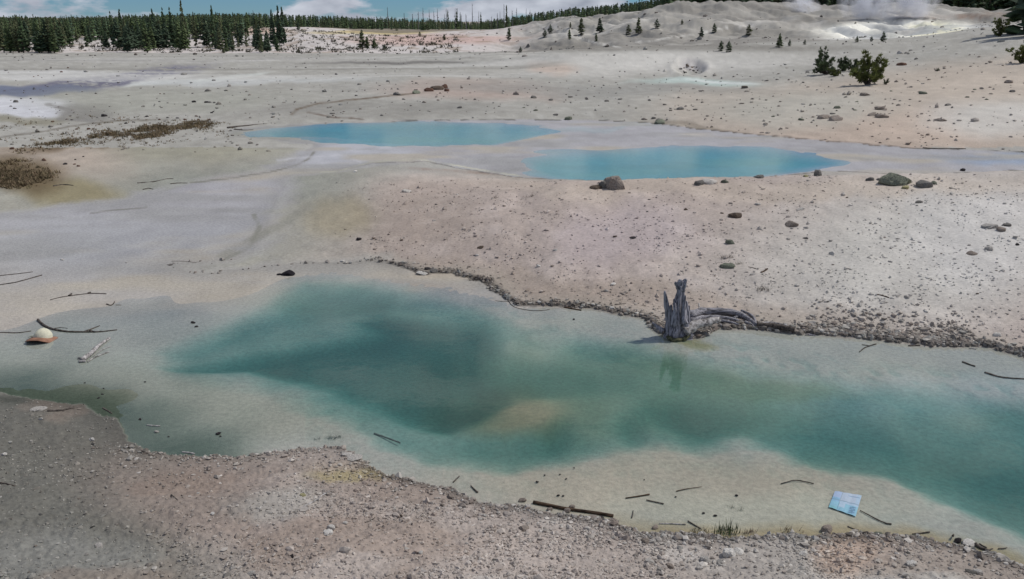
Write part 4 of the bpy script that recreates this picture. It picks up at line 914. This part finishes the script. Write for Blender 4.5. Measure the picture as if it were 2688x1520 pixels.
# ------------------------------------------------------------------ conifers
def conifer(hh, rw, tiers, seed, green, trunk_bare=.08, dens=9, broken=.15):
    """one young pine: returns verts, tris, colours, and number of trunk faces"""
    r = random.Random(seed); V = []; F = []; Cc = []
    seg = 5; lean = (r.uniform(-.02, .02), r.uniform(-.02, .02))
    for i in range(4):
        t = i/3
        for k in range(seg):
            a = 6.2832*k/seg; V.append((lean[0]*hh*t+math.cos(a)*.022*hh*(1-t*.9), lean[1]*hh*t+math.sin(a)*.022*hh*(1-t*.9), hh*t-.05*hh*(i == 0))); Cc.append((.07,.058,.048))
    for i in range(3):
        for k in range(seg):
            a, b_, c_, d_ = i*seg+k, i*seg+(k+1) % seg, (i+1)*seg+(k+1) % seg, (i+1)*seg+k; F += [(a, b_, c_), (a, c_, d_)]
    nt_ = len(F)
    for i in range(tiers):
        t = trunk_bare+(1-trunk_bare)*(i/(tiers))**.9; z = hh*t
        R = rw*(1-t)**.8*(1 if t > .25 else .75+t)*r.uniform(.75, 1.15)+.02*hh
        for k in range(dens):
            if r.random() < broken: continue
            a = 6.2832*(k+r.random())/dens; L = R*r.uniform(.7, 1.2); zz = z+r.uniform(-.03, .03)*hh
            lift = r.uniform(-.05, .35)*L; wd = L*r.uniform(.28, .5); g = r.uniform(.55, 1.5)
            ca_, sa_ = math.cos(a), math.sin(a); b0 = len(V); cx, cy = lean[0]*z, lean[1]*z
            V += [(cx, cy, zz+.035*hh), (cx+ca_*L*.55-sa_*wd, cy+sa_*L*.55+ca_*wd, zz+lift*.3-.01*hh), (cx+ca_*L, cy+sa_*L, zz+lift), (cx+ca_*L*.55+sa_*wd, cy+sa_*L*.55-ca_*wd, zz+lift*.3-.01*hh), (cx+ca_*L*.5, cy+sa_*L*.5, zz+lift*.5+.05*hh)]
            F += [(b0, b0+1, b0+4), (b0+1, b0+2, b0+4), (b0+2, b0+3, b0+4), (b0+3, b0, b0+4), (b0, b0+3, b0+1), (b0+1, b0+3, b0+2)]
            Cc += [tuple(c*g for c in green)]*5
    return np.array(V), np.array(F), np.array(Cc), nt_
GREENS = [(.055,.085,.040), (.072,.100,.042), (.048,.074,.044), (.090,.104,.052)]
def tree_mesh(seed, rw=.22, tiers=13, dens=8, green=None, **k):
    V, F, c, ntr = conifer(1, rw, tiers, seed, green or GREENS[seed % 4], dens=dens, **k)
    me = bpy.data.meshes.new('pine'); me.from_pydata(V.tolist(), [], F.tolist()); a = me.color_attributes.new('tone', 'FLOAT_COLOR', 'POINT'); a.data.foreach_set('color', np.c_[c, np.ones(len(c))].astype(np.float32).ravel())
    me.materials.append(M_NEEDLE); me.materials.append(M_BARK); me.polygons.foreach_set('material_index', np.array([1]*ntr+[0]*(len(F)-ntr), np.int32)); return me
PINES = [tree_mesh(s, rw=random.Random(s).uniform(.17, .27)) for s in range(8)]
BUSHY = [tree_mesh(40+s, rw=.42, tiers=10, dens=9, trunk_bare=.02) for s in range(4)]
def pine(loc, h, me, label, group=None, name='pine_tree', wide=1, cat='pine tree'):
    o = bpy.data.objects.new(name, me); C.objects.link(o); o.location = loc; o.rotation_euler[2] = random.uniform(0, 6.28); o.scale = (h*wide, h*wide, h); return tag(o, label, cat, group)
random.seed(77)
# left stand: edge trees first, then deeper ones
LG = 'pines of the left forest edge'; cnt = 0
tries = 0
while cnt < 250 and tries < 9000:
    tries += 1
    u = random.uniform(-40, 790); Y = 98+random.random()**1.3*60
    x = (u-1344)/FPX*(Y*cp+.89)
    # open pale clearings at the right end, front edge ragged
    dens_ = 1 if u < 560 else max(.0, 1-(u-560)/330)
    if Y < 112 and math.sin(u*.021)+math.sin(u*.053+1) < random.uniform(-.3, 1.1): continue
    if random.random() > dens_*(1 if Y < 125 else .75): continue
    z0 = gz_at(x, Y); d = ray(u, random.gauss(51, 5)); h = min(random.uniform(1.6, 4.6), CAM_H+d.z*Y/d.y-z0)
    if u > 560: h *= random.uniform(.45, .9)
    if h < .7: continue
    pine((x, Y, z0-.05), h, random.choice(PINES), *(('short scattered pine on pale ground at the thinning right end of the left forest', 'scattered pines at the right end of the left forest') if u > 560 else ('pine in the front row of the left forest facing the open plain', 'front row of the left forest') if Y < 112 else ('dark green pine deep inside the dense stand on the left', LG))); cnt += 1
for (u, v0, v1, lab) in [(487,140,0,'tallest pine in the left forest, rising above the skyline'),(563,120,14,'sparse-topped pine right of the tallest pine at left'),(325,135,24,'tall narrow pine above the left forest canopy'),(410,130,22,'tall dark pine left of the tallest pine'),(437,132,20,'tall pine between two others in the left forest'),(455,130,20,'slim tall pine just left of the tallest pine'),(735,110,14,'left one of two tall pines behind the pale bank'),(746,110,18,'right one of two tall pines behind the pale bank'),(718,108,24,'shorter pine left of the two tall pines behind the bank'),(52,132,38,'tall pine near the left edge of the picture'),(515,120,30,'pointed pine right of the tallest pine'),(300,128,30,'pointed pine left of the tall narrow pine')]:
    Y = 118; x = (u-1344)/FPX*(Y*cp+.89); z0 = gz_at(x, Y); d = ray(u, v1); top = CAM_H+d.z*Y/d.y
    pine((x, Y, z0-.05), top-z0+.1, random.choice(PINES), lab, wide=.5)
for (u, v, h, lab, bushy) in [(951,129,38,'tallest of three small pines in front of the pale bank',0),(964,129,25,'middle of three small pines in front of the pale bank',0),(983,129,23,'right one of three small pines in front of the pale bank',0),(1009,128,9,'tiny pine right of the three before the pale bank',1),(1166,105,12,'low bush at the foot of the far bank, centre',1),(1102,96,10,'tiny dark bush on the far bank, left of centre',1),
 (1336,106,25,'lone pine at the left foot of the far hill',0),(1430,98,16,'small dark pine left on the far hill',1),(1444,88,18,'bushy pine clump high on the left of the far hill',1),(1525,93,34,'largest pine on the left part of the far hill',0),(1497,74,12,'small pine left of the largest far-hill pine',0),(1495,104,20,'slim pine below the largest far-hill pine',0),(1574,85,28,'slim pine right of the largest far-hill pine',0),(1649,91,20,'bushy pine, left one of a pair mid far hill',1),(1675,89,32,'taller pine, right one of a pair mid far hill',0),(1724,76,20,'pine high on the far hill crest side',1),(1565,108,16,'tiny pine low on the far hill slope',0),(1366,138,12,'small bush on the flat below the far hill',1),
 (1965,91,20,'round dark pine alone on the right of the far hill',1),(2045,125,27,'pointed pine on the ridge left of the green bushes',0),(2072,121,13,'small pine right of the pointed ridge pine',1),(2112,117,10,'tiny pine on the ridge further right',1),(1875,85,18,'grey-green pine, upper of two on hill above mud pot',1),(1841,98,20,'grey-green pine, lower of two on hill above mud pot',0),(1892,134,20,'left bush of the pair on the ridge above the pale pool',1),(1913,137,22,'right bush of the pair on the ridge above the pale pool',1),(1790,64,10,'tiny pine near the far hill crest',1),(2249,111,12,'tiny pine left below the white terrace',1),(2287,109,10,'tiny pine in the middle below the white terrace',1),(2318,111,20,'largest small pine below the white terrace',0)]:
    p = hit(u, v, False); pine(p, h*(p-O_).length/FPX*1.25, random.choice(BUSHY if bushy else PINES), lab, wide=1.55 if not bushy else 1.15)
# forest behind: the ones nearest on the crest are things, the rest a far-off wood
def far_forest():
    Vs, Fs, Cs = [], [], []; off = 0; r = np.random.default_rng(5)
    protos = [conifer(1, .17+.02*(k % 3), 8, 500+k, GREENS[k % 4], dens=6, broken=.1)[:3] for k in range(6)]
    def add(x, y, z, h):
        nonlocal off
        V, F, c = protos[r.integers(6)]; a = r.uniform(0, 6.28); ca_, sa_ = math.cos(a), math.sin(a)
        v = V*[h, h, h]; v = np.c_[v[:, 0]*ca_-v[:, 1]*sa_+x, v[:, 0]*sa_+v[:, 1]*ca_+y, v[:, 2]+z]
        Vs.append(v); Fs.append(F+off); Cs.append(c*r.uniform(.8, 1.7)); off += len(V)
    for k in range(5200):
        u = r.uniform(-300, 3000); Y = 176+r.random()**1.3*150
        if k < 900: u = r.uniform(-300, 640); Y = r.uniform(128, 176)
        x = (u-1344)/FPX*(Y*cp+.89); z0 = gz_at(x, Y)
        if u < 780: h = r.uniform(3.0, 5.0)
        elif u < 1300: h = r.uniform(3.0, 4.6)
        elif u < 1750: h = r.uniform(3.6, 6.2)+(u-1300)/450*3*r.random()
        else: h = r.uniform(7, 11)
        if u > 2600 and Y > 260: continue
        # skyline in the photograph: canopy top by column
        top_v = np.interp(u, [-300, 0, 200, 400, 700, 800, 1000, 1250, 1350, 1500, 1650, 1750, 2688], [44, 44, 46, 40, 36, 40, 48, 58, 44, 22, 8, -5, -60])+r.normal()*3
        d = ray(u, top_v); zt = CAM_H+d.z*Y/d.y
        if u < 2400: h = min(h*1.5, max(zt-z0, 1.4))
        add(x, Y, z0-.1, h)
    o = mesh_np('distant_forest', np.vstack(Vs), np.vstack(Fs), M_NEEDLE, np.vstack(Cs), False); tag(o, 'dense dark conifer forest along the skyline behind the basin', 'forest', None, 'stuff')
far_forest()
# big dark trees behind the right part of the hill
for k in range(46):
    u = 1740+k*22+random.uniform(-9, 9); Y = random.uniform(168, 178); x = (u-1344)/FPX*(Y*cp+.89)
    pine((x, Y, gz_at(x, Y)-.1), random.uniform(6.5, 9.5), random.choice(PINES), *(('tall dark conifer behind the hill crest left of the steam', 'tall conifers left of the steam') if u < 2200 else ('tall dark conifer behind the steam and white terrace at upper right', 'tall conifers behind the steam')), wide=.8)
# dead snags on the skyline
for k, (u, v1) in enumerate([(1020,18),(1062,34),(1084,36),(1112,20),(1129,25),(1141,28),(1150,22),(1172,22),(1195,20),(1201,22),(1213,38),(1225,36),(1241,8),(1257,30),(1290,42),(1305,34),(1313,30),(1324,10),(1345,26),(1356,20),(1380,22),(1403,30),(968,44),(671,26),(1392,26),(1168,36),(1099,30)]):
    Y = 190+(k*37 % 50); x = (u-1344)/FPX*(Y*cp+.89); z0 = gz_at(x, Y); d = ray(u, v1); h = CAM_H+d.z*Y/d.y-z0
    rr = .09; parts = [tube([(0, 0, 0), (.05*math.sin(k), 0, h*.5), (.12*math.sin(k), 0, h)], [rr*1.2, rr*.9, rr*.3], 5, .1, k)]
    for j in range(7):
        zz = h*random.uniform(.35, .95); a = random.uniform(0, 6.28); L = random.uniform(.3, .8)*(1.1-zz/h); parts.append(tube([(0, 0, zz), (math.cos(a)*L, math.sin(a)*L, zz+.1*random.uniform(-1, 1))], [.05, .03], 4, .1, j))
    o = add_mesh('dead_tree', parts, M_SNAG); o.location = (x, Y, z0); tag(o, 'bare grey dead tree standing above the skyline forest', 'dead tree', 'dead trees on the skyline')
for (u, v1) in [(1171,22),(1194,20),(1324,10),(1203,30),(1257,30)]:
    Y = 205; x = (u-1344)/FPX*(Y*cp+.89); z0 = gz_at(x, Y); d = ray(u, v1+2); h = CAM_H+d.z*Y/d.y-z0
    pine((x+.5, Y, z0), h, random.choice(PINES), 'narrow sparse living pine among the dead trees on the skyline', 'narrow pines among the dead trees', wide=.42)

# ------------------------------------------------------------------ green bushes on the right ridge
def leafy(name, px, py, wpx, hpx, seed, label, green, cat='bush', spires=5):
    p = hit(px, py, False); s = (p-O_).length/FPX; Wd, Hh = wpx*s, hpx*s; r = np.random.default_rng(seed)
    root = empty(name, p, label, cat)
    # limbs
    limbs = []; tips = []
    for k in range(16):
        a = r.uniform(0, 6.28); q = r.uniform(.1, .5); tip = Vector((math.cos(a)*Wd*q, math.sin(a)*Wd*q*.8, Hh*(r.uniform(.45, .95) if k < 10 else r.uniform(.12, .4))*(1.1-q*.5)))
        limbs.append(tube([(0, 0, -.05), tip*.45+Vector((0, 0, Hh*.03)), tip], [Wd*.022, Wd*.014, Wd*.005], 5, .2, k)); tips.append(tip)
    add_mesh('branch', limbs, M_BARK, parent=root)
    Vs = []; Cs = []
    for tip in tips:
        for c in range(9):
            cen = np.array(tip)*r.uniform(.55, 1.02)+r.normal(size=3)*Wd*.045; cen[2] = max(cen[2], Hh*.05); g = r.uniform(.5, 1.5)
            n = 34; d = r.normal(size=(n, 3)); d /= np.linalg.norm(d, axis=1)[:, None]; base_ = cen+d*Wd*.03*r.random((n, 1)); L = Wd*.06*r.uniform(.6, 1.3, (n, 1)); dd_ = d+np.array([0, 0, .5]); t = base_+dd_*L; sd_ = np.cross(dd_, r.normal(size=(n, 3))); sd_ /= np.linalg.norm(sd_, axis=1)[:, None]+1e-6; sd_ *= L*.22
            Vs.append(np.stack([base_-sd_, base_+sd_, t], 1).reshape(-1, 3)); Cs.append(np.tile(np.array(green)*g, (n*3, 1)))
    V = np.vstack(Vs); mesh_np('crown', V, np.arange(len(V)).reshape(-1, 3), M_NEEDLE, np.vstack(Cs), False, root)
    return root
G1, G2 = (.15,.17,.055), (.10,.13,.065)
leafy('pine_bush', 2276, 222, 96, 74, 1, 'largest spreading green bush in front on the right ridge', G1)
leafy('pine_bush', 2168, 196, 62, 48, 2, 'dark green bush left of the largest bush on right ridge', G2)
leafy('pine_bush', 2160, 180, 40, 60, 8, 'tall pointed green bush at the left end of the bush row', G2)
leafy('pine_bush', 2212, 186, 44, 34, 3, 'low open bush between the two big bushes on right ridge', G2)
leafy('pine_bush', 2238, 186, 40, 30, 9, 'small bush behind the left shoulder of the largest bush', G2)
leafy('pine_bush', 2191, 200, 34, 22, 5, 'low green bush at the foot of the dark green bush', G1)
leafy('pine_bush', 2326, 222, 16, 15, 4, 'tiny bush beside the right foot of the largest bush', G2)
leafy('pine_bush', 2680, 166, 60, 46, 6, 'yellowish-green bush cut by the right edge of the picture', G1)
leafy('pine_bush', 2625, 96, 44, 50, 7, 'olive green leaning bush on the upper right ridge', G1)
leafy('pine_bush', 2461, 187, 10, 8, 10, 'tiny dark bush on the slope right of the largest bush', G2)
p = hit(2688, 88, False); pine(p, 6.0, BUSHY[0], 'large dark conifer at the upper right corner', wide=.9)
p = hit(2720, 96, False); pine(p, 5.0, BUSHY[2], 'second dark conifer just past the upper right corner', wide=.9)

# ------------------------------------------------------------------ steam rising from vents on the far hill
def steam(px, py, wm, hm, seed, label, dens):
    m = bpy.data.materials.new('steam'); m.use_nodes = True; n = m.node_tree; n.nodes.clear(); o_ = N('ShaderNodeOutputMaterial', n)
    pv = N('ShaderNodeVolumePrincipled', n); pv.inputs['Color'].default_value = (.95,.96,1,1); pv.inputs['Anisotropy'].default_value = .2
    t = N('ShaderNodeTexCoord', n)
    no = N('ShaderNodeTexNoise', n, noise_dimensions='4D'); no.inputs['W'].default_value = seed; no.inputs['Scale'].default_value = 2.2; no.inputs['Detail'].default_value = 8; no.inputs['Roughness'].default_value = .62; n.links.new(t.outputs['Object'], no.inputs[0])
    gr = N('ShaderNodeTexGradient', n, gradient_type='SPHERICAL'); n.links.new(t.outputs['Object'], gr.inputs[0])
    mr0 = N('ShaderNodeMapRange', n); mr0.inputs[1].default_value = .44; mr0.inputs[2].default_value = .68; n.links.new(no.outputs[0], mr0.inputs[0])
    mr = N('ShaderNodeMath', n, operation='MULTIPLY'); n.links.new(mr0.outputs[0], mr.inputs[0])
    gs = N('ShaderNodeMath', n, operation='MULTIPLY'); gs.inputs[1].default_value = dens; n.links.new(gr.outputs[0], gs.inputs[0]); n.links.new(gs.outputs[0], mr.inputs[1])
    n.links.new(mr.outputs[0], pv.inputs['Density']); n.links.new(pv.outputs[0], o_.inputs['Volume'])
    v, f = ico(2); me = bpy.data.meshes.new('steam'); me.from_pydata(v.tolist(), [], f.tolist()); me.materials.append(m)
    p = hit(px, py, False); o = bpy.data.objects.new('steam_plume', me); C.objects.link(o); o.location = p+Vector((0, 0, hm*.35)); o.scale = (wm/2, wm/2.5, hm/2); o.rotation_euler[1] = .45; tag(o, label, 'steam')
random.seed(12)
for k in range(16):
    rock(random.gauss(1813, 19), random.gauss(180, 7), random.uniform(5, 10), random.choice(['grey','brown','dark']), 'rough stone lying in the round mud pot crater', 'stones in the mud pot crater')
steam(2268, 50, 7.5, 7.5, 1.0, 'left white steam plume rising behind the white terrace', 3.2)
steam(2378, 44, 9.5, 11.0, 5.0, 'tallest white steam plume rising behind the white terrace', 3.6)
steam(2100, 32, 7.0, 3.6, 9.0, 'faint low steam on the crest left of the two plumes', 2.2)
